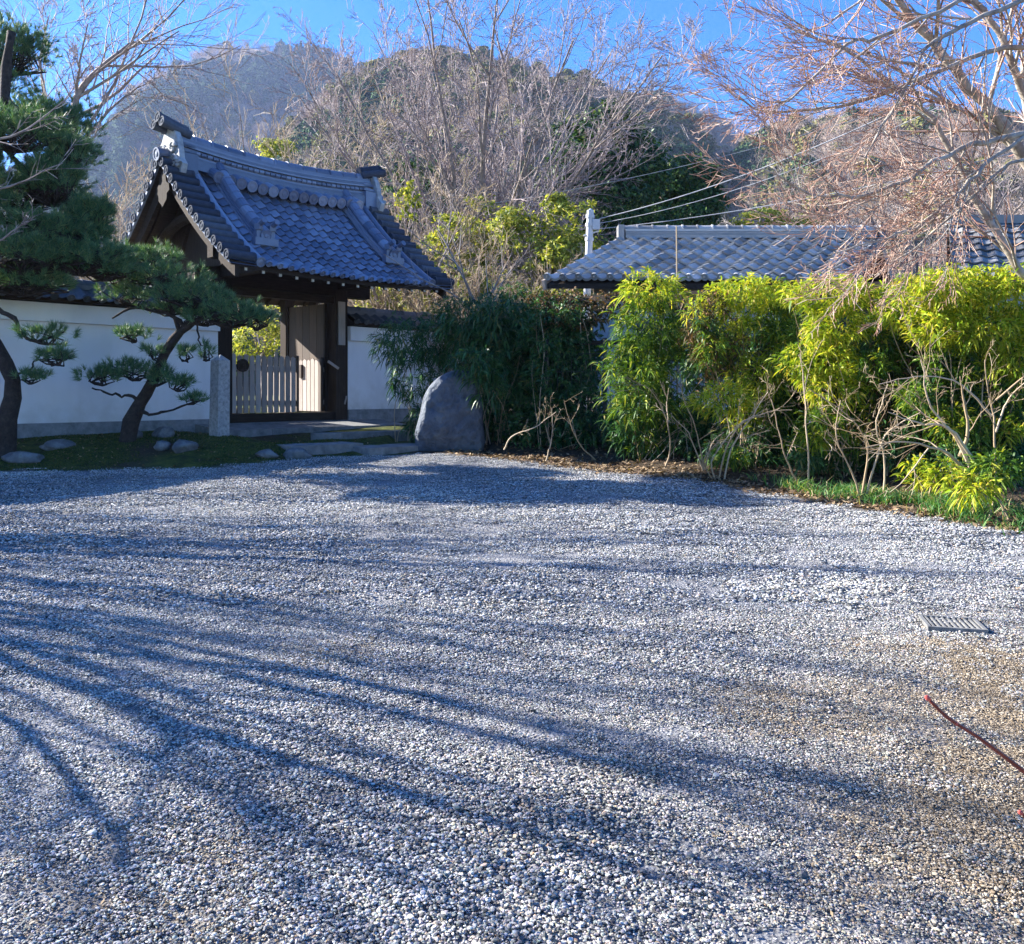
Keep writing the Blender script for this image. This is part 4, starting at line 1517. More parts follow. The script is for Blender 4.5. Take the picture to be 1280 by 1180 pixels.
wall_prism([at(fl, -.2), at(fr, -.2), at(fr, zt), at(fl, zt)], 'front_wall', M['wall_house'])
wall_prism([at(fr, -.2), at(br, -.2), at(br, zt), at(apr, Rk[2] - .12), at(fr, zt)], 'gable_wall', M['wood'])
wall_prism([at(bl, -.2), at(fl, -.2), at(fl, zt), at(apl, Rk[2] - .12), at(bl, zt)], 'gable_wall', M['wall_house'])
wall_prism([at(br, -.2), at(bl, -.2), at(bl, zt), at(br, zt)], 'rear_wall', M['wall_house'])
for i in range(14):
    x = fl[0] + .15 + i * .3
    if x < fr[0] - .15:
        MB().box((x, fl[1] - .012, 1.3), (.03, .02, 2.6)).obj('cladding_rib', M['wall_house'], house)
for x, w_ in ((fl[0] + 1.2, .9), (fl[0] + 2.9, .9)):
    wn_ = link('window', None, house)
    MB().box((x, fl[1] - .03, 1.75), (w_, .03, .8)).obj('pane', surf_mat('dark_window_glass', [(.3, (.03, .04, .05)), (.7, (.06, .07, .08))], 2, .1, 0), wn_)
    for dx in (-w_ / 2, 0, w_ / 2):
        MB().box((x + dx, fl[1] - .05, 1.75), (.05, .05, .9)).obj('frame', M['metal_pole'], wn_)
    for dz in (-.42, .42):
        MB().box((x, fl[1] - .053, 1.75 + dz), (w_ + .05, .05, .05)).obj('frame', M['metal_pole'], wn_)
MB().box((fl[0] + 2.0, fl[1] - .04, .5), (3.9, .06, .62)).obj('white_skirting', M['white'], house)

M['tile_grey'] = surf_mat('roof_tile_dull_grey', [(.2, (.12, .12, .12)), (.5, (.2, .2, .2)), (.85, (.3, .3, .29))], 4, .8, .2, 60, objrand=.6, spec=.2)
# a second, greyer roof farther right
SA, SB = np.array([9.3, 18.6, 3.9]), np.array([10.6, 21.4, 5.6])
shed = thing('outbuilding', 'grey roofed outbuilding right of the tiled house behind bare branches', 'house', (SA[0], SA[1], .7))
so = np.array([SA[0], SA[1], .7])
va2 = SB - SA
vd2, st2 = va2 / np.linalg.norm(va2), np.linalg.norm(va2) / 9
n4 = nrm(np.cross(u3, va2))
tm2 = tile_mesh('roof_tile', u3, vd2, n4, .33, st2 * 1.2, .04, M['tile_grey'], lift=.05, th=.03)
sr = link('roof', None, shed)
for r in range(9):
    for c in range(12):
        link('roof_tile', tm2, sr, loc=SA - so + u3 * (c * .33) + vd2 * (r * st2) + n4 * rng.normal(0, .006))
A1, R1 = SA - so, SB - so
re1 = A1 + 2 * (R1 - A1) * [1, 1, 0]
W4 = 3.96
V = np.array([A1, A1 + u3 * W4, R1 + u3 * W4, R1, re1, re1 + u3 * W4]) + [0, 0, -.02]
V = np.vstack([V, V + [0, 0, -.1]])
link('roof_base', mesh_np('roof_base', V, [np.array([[0, 1, 2, 3], [3, 2, 5, 4], [9, 8, 7, 6], [10, 11, 8, 9], [0, 6, 7, 1], [1, 7, 8, 2], [2, 8, 11, 5], [5, 11, 10, 4], [4, 10, 9, 3], [3, 9, 6, 0]])], M['wood_h']), sr)
MB().box(R1 + [W4 / 2, 0, .08], (W4, .3, .2)).obj('ridge', M['tile_grey'], sr)
cx = (A1 + re1) / 2 + u3 * W4 / 2
V = np.array([A1 + [.5, .5, 0], A1 + u3 * (W4 - .4) + [0, .5, 0], re1 + u3 * (W4 - .4) + [0, -.5, 0], re1 + [.5, -.5, 0]])
Vb = V.copy()
Vb[:, 2] = -.3
V[:, 2] = A1[2] + .15
link('wall', mesh_np('wall', np.vstack([Vb, V]), [np.array([[0, 1, 5, 4], [1, 2, 6, 5], [2, 3, 7, 6], [3, 0, 4, 7]])], M['wall_house']), shed)

# ------------------------------------------------------------------ pole and cables
pb = P(728, 470, 19.0)
zg = float(ground_z(pb[0], pb[1]))
pt_ = P(738, 263, 19.0)
pole = thing('service_pole', 'slim pale metal service pole rising beside the silvery roof', 'pole', (pb[0], pb[1], zg))
off = pt_ - np.array([pb[0], pb[1], zg])
MB().tube([(0, 0, -.1), off * .5, off], [.085, .08, .075], 12).obj('shaft', M['metal_pole'], pole)
for f_ in (.86, .93, .97):
    MB().tube([off * (f_ - .008), off * (f_ + .008)], [.095, .095], 12).obj('clamp_band', M['metal_pole'], pole)
MB().box(off * .93 + [.13, -.03, 0], (.16, .12, .22)).obj('junction_box', M['metal_pole'], pole)
MB().tube([off * .9 + [-.13, -.02, -.1], off * .9 + [.2, -.02, 0]], [.02, .02], 6).obj('bracket', M['metal_pole'], pole)
MB().tube([off * 1.0, off * 1.0 + [0, 0, .04]], [.05, .02], 10).obj('cap', M['metal_pole'], pole)


def cable(label, a, b, sag, r):
    t = np.linspace(0, 1, 24)[:, None]
    p = np.array(a) * (1 - t) + np.array(b) * t
    p[:, 2] -= sag * 4 * t[:, 0] * (1 - t[:, 0])
    MB().tube(p, np.full(24, r), 6).obj('overhead_cable', M['cable'], None, label=label, cat='cable', group='overhead cables', smooth=True)


j = np.array([pb[0], pb[1], zg]) + off * .93 + [.2, -.03, .03]
cable('uppermost of the cables running from the service pole to upper right', j + [0, 0, .1], P(1330, 30, 14.0), .35, .0105)
cable('thinner cable just below the uppermost one from the service pole', j + [0, 0, .0], P(1330, 52, 14.0), .42, .007)
cable('lowest sagging cable leaving the service pole above the roof ridge', j + [0, 0, -.12], P(1330, 175, 14.5), .18, .0085)
cable('faint thin cable crossing in front of the dark evergreen crown', P(560, 262, 24.0), P(1330, 60, 22.0), .5, .008)
o = MB().tube([(0, 0, 0), (.01, 0, 1.2), (0, .02, 2.6)], [.014, .013, .011], 6).obj('garden_cane', M['twig_tan'], None, label='thin pale cane standing upright before the silvery roof', cat='cane')
p = P(846, 470, 13.3)
o.location = (p[0], p[1], float(ground_z(p[0], p[1])))
o.scale = (1, 1, 1.27)

# ------------------------------------------------------------------ wire fence and vine trellis behind the hedge
fx0, fy0, fx1, fy1 = .55, 13.6, 7.3, 10.4
fd = np.array([fx1 - fx0, fy1 - fy0])
FL = float(np.hypot(*fd))
fa = atan2(fd[1], fd[0])
fz = float(ground_z(fx0, fy0))
fence = thing('wire_fence', 'dark wire mesh fence behind the hedge plants', 'fence', (fx0, fy0, fz), fa)
nf = 8
for i in range(nf + 1):
    MB().box((i * FL / nf, 0, .75), (.05, .05, 1.8)).obj('post', M['fence_dark'], fence)
for i in range(nf):
    mb = MB()
    for q in range(1, 12):
        mb.box(((i + q / 12) * FL / nf, .02, .75), (.007, .007, 1.35))
    for z in (.1, .35, .75, 1.15, 1.42):
        mb.box(((i + .5) * FL / nf, .028, z), (FL / nf - .05, .009, .012))
    mb.obj('wire_panel', M['fence_dark'], fence, kind='stuff')
trel = thing('vine_trellis', 'tall brown trellis rail overgrown with dark vine behind the hedge', 'trellis', (fx0, fy0 + .35, fz), fa)
for i in range(5):
    MB().box((i * FL / 4, 0, 1.05), (.08, .08, 2.4)).obj('post', M['wood'], trel)
MB().box((FL / 2, 0, 2.28), (FL + .1, .07, .09)).obj('top_rail', M['board'], trel)
MB().box((FL / 2, .0, 1.6), (FL + .1, .05, .06)).obj('middle_rail', M['wood'], trel)

# drain grating in the gravel, half filled with chips
p = P(1190, 785, 4.79)
gr = thing('drain_grating', 'small metal drain grating sunk in the gravel at right', 'grating', (p[0], p[1], float(ground_z(p[0], p[1])) + .008), radians(-14))
gr.scale = (.72, .72, .8)
for dx in (-.19, .19):
    MB().box((dx, 0, .005), (.025, .36, .03)).obj('frame_bar', M['iron'], gr)
for dy in (-.17, .17):
    MB().box((0, dy, .0045), (.355, .025, .03)).obj('frame_bar', M['iron'], gr)
for i in range(9):
    MB().box((-.155 + i * .0388, 0, .004), (.012, .315, .026)).obj('bar', M['iron'], gr)
for dy in (-.06, .06):
    MB().box((0, dy, .0), (.355, .012, .016)).obj('cross_bar', M['iron'], gr)

# ------------------------------------------------------------------ bare trees
def bare_tree(name, label, base, stems, levels, seed, bark, twig, cat='tree', group=None, sides=8, npt=14, trunk_levels=1, minr=.0):
    """stems: list of (control points in world, r0, r1); levels: list of dicts for grow(). trunk = stems and first limbs, crown = the rest"""
    g = np.random.default_rng(seed)
    base = np.array(base, float)
    t = thing(name, label, cat, base, 0, group)
    PT = np.array([poly_smooth(np.asarray(c, float) - base, npt) for c, _, _ in stems])
    PT[:, 1:] += g.normal(0, .012, PT[:, 1:].shape) * np.linalg.norm(PT[:, -1] - PT[:, 0], axis=1)[:, None, None] * .25
    R = np.array([np.linspace(a, b, npt) for _, a, b in stems])
    mb = MB()
    mb.add(*tubes(PT, R, sides))
    cr = MB()
    cur = [(PT, R)]
    for k, lv in enumerate(levels):
        lv = dict(lv)
        sd = lv.pop('sides', 4)
        frm = lv.pop('both', False)
        a, b = cur[-1]
        n = grow(g, a, b, **lv)
        if minr:
            n = (n[0], np.maximum(n[1], minr))
        (mb if k < trunk_levels else cr).add(*tubes(n[0], n[1], sd))
        cur.append(n)
    mb.obj('trunk', bark, t, smooth=True)
    if cr.n:
        cr.obj('crown', twig, t, smooth=True, kind='stuff')
    return t, cur


def vase(base, h, spread, n, g, r0, fork=.12, lean=(0, 0)):
    """stems fanning out of a short bole"""
    st = []
    base = np.array(base, float)
    for i in range(n):
        a = 2 * pi * (i + g.uniform(-.25, .25)) / n
        s = spread * g.uniform(.45, 1.0)
        hh = h * g.uniform(.8, 1.0) * (1 - .12 * s / max(spread, .01))
        d = np.array([cos(a) * s + lean[0], sin(a) * s * .8 + lean[1], 0])
        st.append(([base, base + d * .03 + [0, 0, h * fork], base + d * .22 + [0, 0, hh * .38], base + d * .58 + [0, 0, hh * .7], base + d + [0, 0, hh]], r0 * g.uniform(.6, 1), r0 * .12))
    return st


def gpt(px, D, dz=0.0):
    x = (px - CX) / F * D
    return np.array([x, D, float(ground_z(x, D)) + dz])


gv = np.random.default_rng(77)
# the wide vase-shaped tree in the middle
b0 = gpt(588, 26)
L_big = [dict(per=9, t0=.34, t1=.98, ang=34, asd=9, lr=.46, wander=.08, up=.04, segs=6, rr=.62, sides=5),
         dict(per=8, t0=.2, t1=1, ang=38, asd=11, lr=.52, wander=.10, up=.03, segs=4, rr=.6, sides=4),
         dict(per=6, t0=.2, t1=1, ang=36, asd=11, lr=.52, wander=.11, up=.02, segs=3, rr=.6, sides=3),
         dict(per=3, t0=.2, t1=1, ang=34, asd=10, lr=.55, wander=.1, up=.02, segs=2, rr=.7, sides=3, tip=.5)]
bare_tree('spreading_tree', 'tall leafless vase-shaped tree spreading behind the gate and hedge', b0, vase(b0, 12.8, 6.6, 12, gv, .17, .17, (.5, 0)), L_big, 101, M['bark_grey'], M['twig_pink'], sides=7, minr=.0065)

L_mid = [dict(per=9, t0=.2, t1=.98, ang=38, asd=10, lr=.5, wander=.1, up=.08, segs=5, rr=.55, sides=4),
         dict(per=7, t0=.15, t1=1, ang=38, asd=12, lr=.52, wander=.12, up=.05, segs=3, rr=.62, sides=3),
         dict(per=6, t0=.15, t1=1, ang=38, asd=12, lr=.6, wander=.12, up=.03, segs=2, rr=.7, sides=3, tip=.5)]
mids = [(330, 31, 11.5, 4.6, 5, 'twig_tan', 'leafless tan-twigged tree right behind the ridge of the gate roof'),
        (440, 35, 12.0, 4.6, 4, 'twig_tan', 'leafless tan tree between the gate roof and the vase-shaped tree'),
        (495, 22, 6.2, 2.6, 6, 'twig_tan', 'smaller pale leafless tree at the right end of the gate roof'),
        (225, 42, 11.5, 5.0, 5, 'twig_tan', 'leafless tree seen low behind the left gable of the gate'),
        (140, 36, 9.5, 4.2, 5, 'twig_tan', 'leafless tree between the tall pine and the gate gable'),
        (1010, 30, 8.2, 4.5, 6, 'twig_grey', 'grey leafless tree behind the right half of the silvery roof'),
        (1150, 27, 9.0, 4.6, 6, 'twig_grey', 'grey leafless tree behind the outbuilding'),
        (1275, 31, 11, 5, 6, 'twig_pink', 'leafless tree far behind the outbuilding at the picture edge'),
        (905, 44, 8.5, 4.5, 5, 'twig_grey', 'grey leafless tree in the distance right of the evergreen crown')]
for i, (px, D, h, sp_, n, tw, lab) in enumerate(mids):
    b0 = gpt(px, D)
    bare_tree('bare_tree', lab, b0, vase(b0, h, sp_, n, gv, .10, .16), L_mid, 200 + i, M['bark_grey'], M[tw], group='leafless trees in the background', sides=6, minr=.007 * D / 30)
# purple-grey tree rising over the pine at upper left
b0 = gpt(70, 20)
bare_tree('bare_tree', 'leafless purplish tree rising above the tall pine at upper left', b0,
          [([b0, P(84, 300, 20), P(92, 150, 20), P(115, 95, 20.1), P(155, 60, 20.3), P(200, 48, 20.5)], .13, .02), ([P(90, 170, 20), P(95, 120, 20), P(100, 80, 19.6), P(110, 30, 19.2)], .05, .012),
           ([P(88, 230, 20), P(110, 170, 20.2), P(150, 125, 20.6), P(190, 100, 21)], .05, .012), ([P(86, 250, 20), P(60, 150, 20), P(50, 80, 20), P(60, 20, 20.2)], .05, .012)], L_mid, 230, M['bark_grey'], M['twig_pink'], group='leafless trees in the background', sides=6, minr=.006)

# tangled pale shrubs between gate and hedge
for i, (px, D, h, sp_, lab) in enumerate([(560, 19.5, 4.2, 2.2, 'pale twiggy shrub rising just right of the gate eaves'), (630, 20.5, 3.9, 2.3, 'pale twiggy shrub before the olive thicket')]):
    b0 = gpt(px, D)
    bare_tree('twiggy_shrub', lab, b0, vase(b0, h, sp_, 8, gv, .035, .05), L_mid, 260 + i, M['bark_grey'], M['twig_tan'], 'shrub', 'pale shrubs behind the hedge', sides=5, minr=.005)
# a dark thin tree leaning out beside the gate
b0 = gpt(600, 15.2)
bare_tree('leaning_sapling', 'dark thin leafless sapling arching up beside the gate eaves', b0, [([b0, P(606, 420, 15.2), P(585, 360, 15.3), P(560, 310, 15.4), P(545, 285, 15.5)], .035, .01), ([P(600, 400, 15.2), P(570, 370, 15.1), P(530, 350, 15.0), P(480, 318, 14.9)], .02, .006), ([P(604, 410, 15.2), P(625, 360, 15.2), P(650, 320, 15.3)], .02, .006)],
          [dict(per=7, t0=.3, t1=1, ang=40, asd=12, lr=.45, wander=.12, up=.06, segs=4, rr=.6, sides=4), dict(per=5, t0=.2, t1=1, ang=40, asd=12, lr=.55, wander=.12, up=.03, segs=2, rr=.7, sides=3, tip=.5)], 280, M['bark_grey'], M['twig_grey'], 'tree', sides=6)

# big leafless tree reaching in from the right
b0 = gpt(1400, 9.6)
st = [([b0, P(1330, 330, 9.5), P(1290, 220, 9.4), P(1221, 115, 9.2), P(1165, 50, 9.0), P(1110, -10, 8.8), P(1040, -90, 8.6)], .085, .02),
      ([P(1325, 310, 9.5), P(1285, 140, 9.4), P(1258, 62, 9.2), P(1215, -10, 9.1), P(1180, -90, 9)], .055, .015),
      ([P(1345, 430, 9.3), P(1300, 370, 9.0), P(1262, 318, 8.8), P(1215, 240, 8.7), P(1180, 170, 8.6), P(1120, 110, 8.5), P(1050, 60, 8.4), P(980, 30, 8.3)], .05, .008),
      ([P(1330, 160, 9.0), P(1250, 172, 8.4), P(1200, 185, 8.1), P(1150, 215, 7.9), P(1100, 238, 7.8), P(1050, 246, 7.7), P(1000, 235, 7.6), P(955, 212, 7.5)], .03, .006),
      ([P(1330, -20, 8.6), P(1240, 15, 8.0), P(1190, 40, 7.8), P(1155, 62, 7.7), P(1140, 95, 7.6), P(1110, 150, 7.6), P(1080, 195, 7.5)], .026, .006),
      ([P(1260, -40, 8.2), P(1190, 5, 7.8), P(1100, 45, 7.6), P(1065, 52, 7.5), P(1010, 105, 7.4), P(980, 128, 7.4), P(940, 122, 7.3)], .022, .005),
      ([P(1320, 150, 9.0), P(1240, 200, 8.2), P(1200, 240, 8.0), P(1150, 280, 7.9), P(1100, 300, 7.7), P(1035, 318, 7.6)], .022, .005),
      ([P(1330, 190, 9.0), P(1260, 205, 8.3), P(1205, 255, 8.1), P(1150, 305, 8.0), P(1095, 348, 7.9)], .020, .005),
      ([P(1340, 60, 9.2), P(1250, 60, 8.8), P(1150, 100, 8.6), P(1060, 130, 8.5), P(960, 140, 8.4), P(905, 110, 8.3)], .03, .006)]
bare_tree('foreground_tree', 'leafless reddish-twigged tree reaching in from the right edge', b0, st,
          [dict(per=16, t0=.2, t1=1, ang=34, asd=12, lr=.30, wander=.08, up=.06, segs=6, rr=.5, sides=5, upv=(-.8, -.1, .5), taper_t=.35),
           dict(per=9, t0=.12, t1=1, ang=36, asd=11, lr=.50, wander=.08, up=.05, segs=4, rr=.6, sides=4, upv=(-.6, 0, .7)),
           dict(per=5, t0=.2, t1=1, ang=34, asd=9, lr=.50, wander=.05, up=.04, segs=2, rr=.7, sides=3, tip=.6, upv=(-.5, 0, .6))], 301, M['bark_pale'], M['twig_red'], sides=9, npt=22, minr=.0024)

# trees standing left of the view whose branches throw the shadows over the court
L_sh = [dict(per=5, t0=.25, t1=.95, ang=22, asd=7, lr=.5, wander=.06, up=.02, segs=6, rr=.68, sides=5),
        dict(per=5, t0=.2, t1=1, ang=26, asd=8, lr=.45, wander=.08, up=.02, segs=4, rr=.62, sides=4),
        dict(per=4, t0=.2, t1=1, ang=28, asd=8, lr=.45, wander=.08, up=.02, segs=2, rr=.6, sides=3, tip=.5)]
WS = np.array([cos(SUN_AZ), sin(SUN_AZ), 0])      # level direction across the sun's rays: the fan opens this way


def fan(b0, h, half, n, r0, g):
    st_ = []
    for i in range(n):
        q = -1 + 2 * (i + g.uniform(.2, .8)) / n
        a = q * half
        hh = h * g.uniform(.8, 1.0)
        sd = WS * a * hh + np.array([g.normal(0, .5), g.normal(0, .25), 0])
        st_.append(([b0, b0 + sd * .04 + [0, 0, hh * .1], b0 + sd * .28 + [0, 0, hh * .36], b0 + sd * .62 + [0, 0, hh * .68], b0 + sd * 1.05 + [0, 0, hh]], r0 * g.uniform(.6, 1), r0 * .2))
    return st_


for i, (x, y, h, half, n, r0, lab) in enumerate([(-11.3, 9.3, 7.6, .45, 9, .075, 'grey leafless tree whose twigs reach in over the pine at the left edge'),
                                                  (-8.3, 7.5, 6.0, .58, 11, .068, 'leafless tree left of the picture, known by the fan of branch shadows across the court')]):
    b0 = np.array([x, y, float(ground_z(x, y))])
    st_ = fan(b0, h, half, n, r0, gv)
    bare_tree('shade_tree', lab, b0, st_, L_sh, 330 + i, M['bark_grey'], M['twig_grey'], group='leafless trees left of the court', sides=7, minr=.004)
b0 = np.array([-8.6, 10.6, float(ground_z(-8.6, 10.6))])
bare_tree('bare_tree', 'thin grey leafless tree whose twigs cross the tall pine at the left edge', b0,
          [([b0, P(-190, 400, 10.6), P(-130, 300, 10.6), P(-50, 250, 10.7), P(20, 230, 10.8), P(80, 205, 11)], .035, .006), ([P(-190, 400, 10.6), P(-120, 260, 10.6), P(-40, 190, 10.7), P(30, 165, 10.8), P(90, 120, 11)], .03, .006), ([P(-160, 380, 10.6), P(-60, 330, 10.6), P(0, 300, 10.6), P(45, 270, 10.6)], .02, .005)],
          [dict(per=8, t0=.4, t1=1, ang=36, asd=10, lr=.2, wander=.1, up=.05, segs=4, rr=.6, sides=4), dict(per=5, t0=.2, t1=1, ang=38, asd=10, lr=.5, wander=.1, up=.03, segs=2, rr=.65, sides=3)], 338, M['bark_grey'], M['twig_grey'], group='leafless trees in the background', sides=6, minr=.003)
b0 = np.array([-5.7, 5.6, float(ground_z(-5.7, 5.6))])
bare_tree('shade_tree', 'leaning leafless tree nearest the camera, left of the picture, casting the long foreground streaks', b0,
          [([b0, (-6.0, 5.55, 1.3), (-6.3, 5.5, 2.3), (-6.9, 5.3, 3.3), (-7.5, 5.05, 4.5)], .055, .028), ([(-5.85, 5.58, 1.1), (-5.6, 5.0, 1.7), (-5.6, 4.65, 2.2), (-6.7, 4.35, 3.2)], .035, .018), ([(-6.1, 5.55, 1.8), (-6.2, 5.8, 2.9), (-6.9, 5.85, 3.9), (-7.6, 5.8, 5.0)], .035, .018)],
          [dict(per=6, t0=.45, t1=1, ang=36, asd=10, lr=.4, wander=.08, up=.03, segs=4, rr=.6, sides=5), dict(per=4, t0=.2, t1=1, ang=36, asd=10, lr=.5, wander=.1, up=.02, segs=3, rr=.65, sides=4)], 336, M['bark_grey'], M['twig_grey'], group='leafless trees left of the court', sides=7)


# ------------------------------------------------------------------ pines
def pine(name, label, base, stems, pads, seed, needle_len=.10, thin=.55):
    g = np.random.default_rng(seed)
    pads = [q[:5] + (int(q[5] * (thin if q[5] > 100 else 1)),) for q in pads]
    base = np.array(base, float)
    t = thing(name, label, 'tree', base, 0, 'trained pines before the wall')
    mb = MB()
    for c, r0, r1 in stems:
        c = poly_smooth(np.array(c) - base, 16)
        c[1:-1] += g.normal(0, .010, c[1:-1].shape)
        mb.tube(c, np.linspace(r0, r1, 16) * (1 + .12 * g.normal(size=16)), 9)
    mb.obj('trunk', M['bark_dark'], t, smooth=True)
    for (px, py, rx, ry, D, nt) in pads:
        c = P(px, py, D) - base
        rad = np.array([rx / F * D, rx / F * D * .85, ry / F * D])
        q = nrm(g.normal(size=(nt, 3))) * (g.uniform(0, 1, (nt, 1)) ** .4)
        q[:, 2] = np.where(q[:, 2] < -.35, -q[:, 2] * .6, q[:, 2])
        lump = 1 + .6 * (vnoise(q[:, 0] * 3 + seed, q[:, 1] * 3 + q[:, 2] * 2, int(px)) - .5)
        ctr = c + q * rad * lump[:, None]
        nn = nrm(q * [.8, .8, .5] + [0, 0, .75] + g.normal(size=(nt, 3)) * .25)
        nt0 = nt
        K = 30
        d = nrm(nn[:, None] + g.normal(size=(nt, K, 3)) * .48)
        l = needle_len * g.uniform(.7, 1.2, (nt, K, 1))
        s = nrm(np.cross(d, g.normal(size=(nt, K, 3)))) * .0032
        b = ctr[:, None] + d * .012 * g.uniform(0, 1, (nt, K, 1)) - nn[:, None] * g.uniform(0, .05, (nt, K, 1))
        V = np.stack([b - s, b + s, b + d * l], 2).reshape(-1, 3)
        T = np.arange(len(V)).reshape(-1, 3)
        pad = link('needle_pad', mesh_np('needle_pad', V, [T], M['needle']), t, kind='stuff')
        # twigs carrying the tufts
        k = max(6, nt // 6)
        root = c + np.array([0, 0, -rad[2] * .8])
        mid = c + np.stack([g.uniform(-.6, .6, k) * rad[0], g.uniform(-.6, .6, k) * rad[1], np.full(k, -rad[2] * .45)], -1)
        tip = ctr[g.integers(0, nt, k)]
        PT = np.stack([np.broadcast_to(root, (k, 3)), (root + mid) / 2 + g.normal(0, .02, (k, 3)), mid, (mid + tip) / 2 + g.normal(0, .015, (k, 3)), tip], 1)
        V, Q = tubes(PT, np.broadcast_to(np.linspace(.014, .004, 5), (k, 5)), 4)
        link('pad_twigs', mesh_np('pad_twigs', V, [Q], M['bark_dark'], True), t, kind='stuff')
    return t


b0 = gpt(8, 11.8)
pine('tall_pine', 'tall dark pine with layered needle clouds at the left edge', b0,
     [([b0 - [0, 0, .1], P(10, 525, 11.8), P(16, 480, 11.8), P(0, 440, 11.8), P(-40, 380, 11.9), P(-30, 280, 12), P(0, 180, 12), P(10, 80, 12.1), P(15, 40, 12.1)], .13, .05),
      ([P(-30, 330, 12), P(20, 330, 12), P(70, 325, 12.1), P(110, 322, 12.2)], .05, .02), ([P(-10, 240, 12), P(40, 285, 12), P(90, 275, 12)], .045, .018),
      ([P(0, 180, 12), P(40, 215, 12), P(85, 210, 12)], .04, .016), ([P(5, 120, 12), P(40, 150, 12), P(70, 160, 12)], .035, .014),
      ([P(-10, 385, 11.8), P(15, 395, 11.7), P(30, 420, 11.6), P(55, 425, 11.6), P(80, 415, 11.6)], .035, .012), ([P(16, 470, 11.8), P(35, 462, 11.7), P(50, 445, 11.6)], .02, .008)],
     [(12, 62, 59, 42, 13.6, 798), (-20, 110, 61, 38, 13.5, 494), (62, 152, 63, 32, 13.2, 798), (20, 165, 61, 32, 11.7, 570), (82, 192, 41, 30, 12.1, 570), (66, 228, 49, 38, 12, 798),
      (112, 266, 32, 22, 12, 456), (30, 240, 54, 30, 12.2, 494), (62, 288, 73, 28, 11.9, 798), (100, 292, 41, 22, 12.1, 456), (30, 318, 73, 32, 11.6, 798), (100, 322, 66, 28, 11.9, 722), (30, 352, 71, 22, 11.9, 570), (130, 335, 44, 20, 12.1, 342),
      (-50, 205, 60, 40, 11.5, 700), (-110, 190, 60, 40, 11.6, 700), (-45, 165, 55, 30, 11.9, 500), (-160, 215, 60, 36, 11.4, 600), (-20, 260, 50, 30, 11.7, 400),
      (60, 418, 36, 16, 11.6, 60), (70, 445, 30, 14, 11.6, 60), (40, 470, 24, 12, 11.6, 40)], 401, thin=.7)
b0 = gpt(158, 12.7)
pine('leaning_pine', 'small trained pine leaning right in front of the white wall', b0,
     [([b0 - [0, 0, .1], P(165, 525, 12.7), P(178, 500, 12.7), P(192, 472, 12.6), P(212, 432, 12.5), P(232, 408, 12.5), P(255, 396, 12.4), P(290, 392, 12.4)], .11, .035),
      ([P(172, 512, 12.7), P(185, 518, 12.6), P(205, 514, 12.5), P(235, 505, 12.4), P(255, 500, 12.4)], .028, .009), ([P(176, 500, 12.7), P(160, 494, 12.6), P(140, 492, 12.5), P(115, 485, 12.5)], .03, .010),
      ([P(232, 408, 12.5), P(215, 395, 12.5), P(190, 388, 12.5), P(165, 385, 12.5), P(140, 398, 12.5)], .035, .012), ([P(225, 415, 12.5), P(205, 365, 12.6), P(190, 340, 12.6)], .03, .012), ([P(245, 400, 12.4), P(250, 430, 12.3), P(262, 432, 12.3)], .015, .006)],
     [(185, 322, 52, 20, 12.7, 460), (150, 345, 34, 18, 12.6, 240), (205, 345, 60, 20, 12.5, 460), (165, 368, 46, 16, 12.6, 240), (240, 368, 58, 22, 12.4, 520), (290, 392, 54, 22, 12.4, 520), (322, 400, 28, 16, 12.4, 220), (255, 396, 40, 14, 12.6, 240), (215, 385, 40, 12, 12.6, 160),
      (170, 418, 30, 12, 12.5, 50), (128, 470, 32, 15, 12.4, 75), (165, 462, 32, 17, 12.5, 80), (196, 470, 22, 16, 12.5, 60), (222, 478, 24, 14, 12.4, 50), (242, 498, 18, 9, 12.4, 30), (192, 440, 18, 12, 12.5, 30), (232, 440, 16, 14, 12.4, 26), (258, 440, 12, 14, 12.3, 18)], 402, thin=.36)


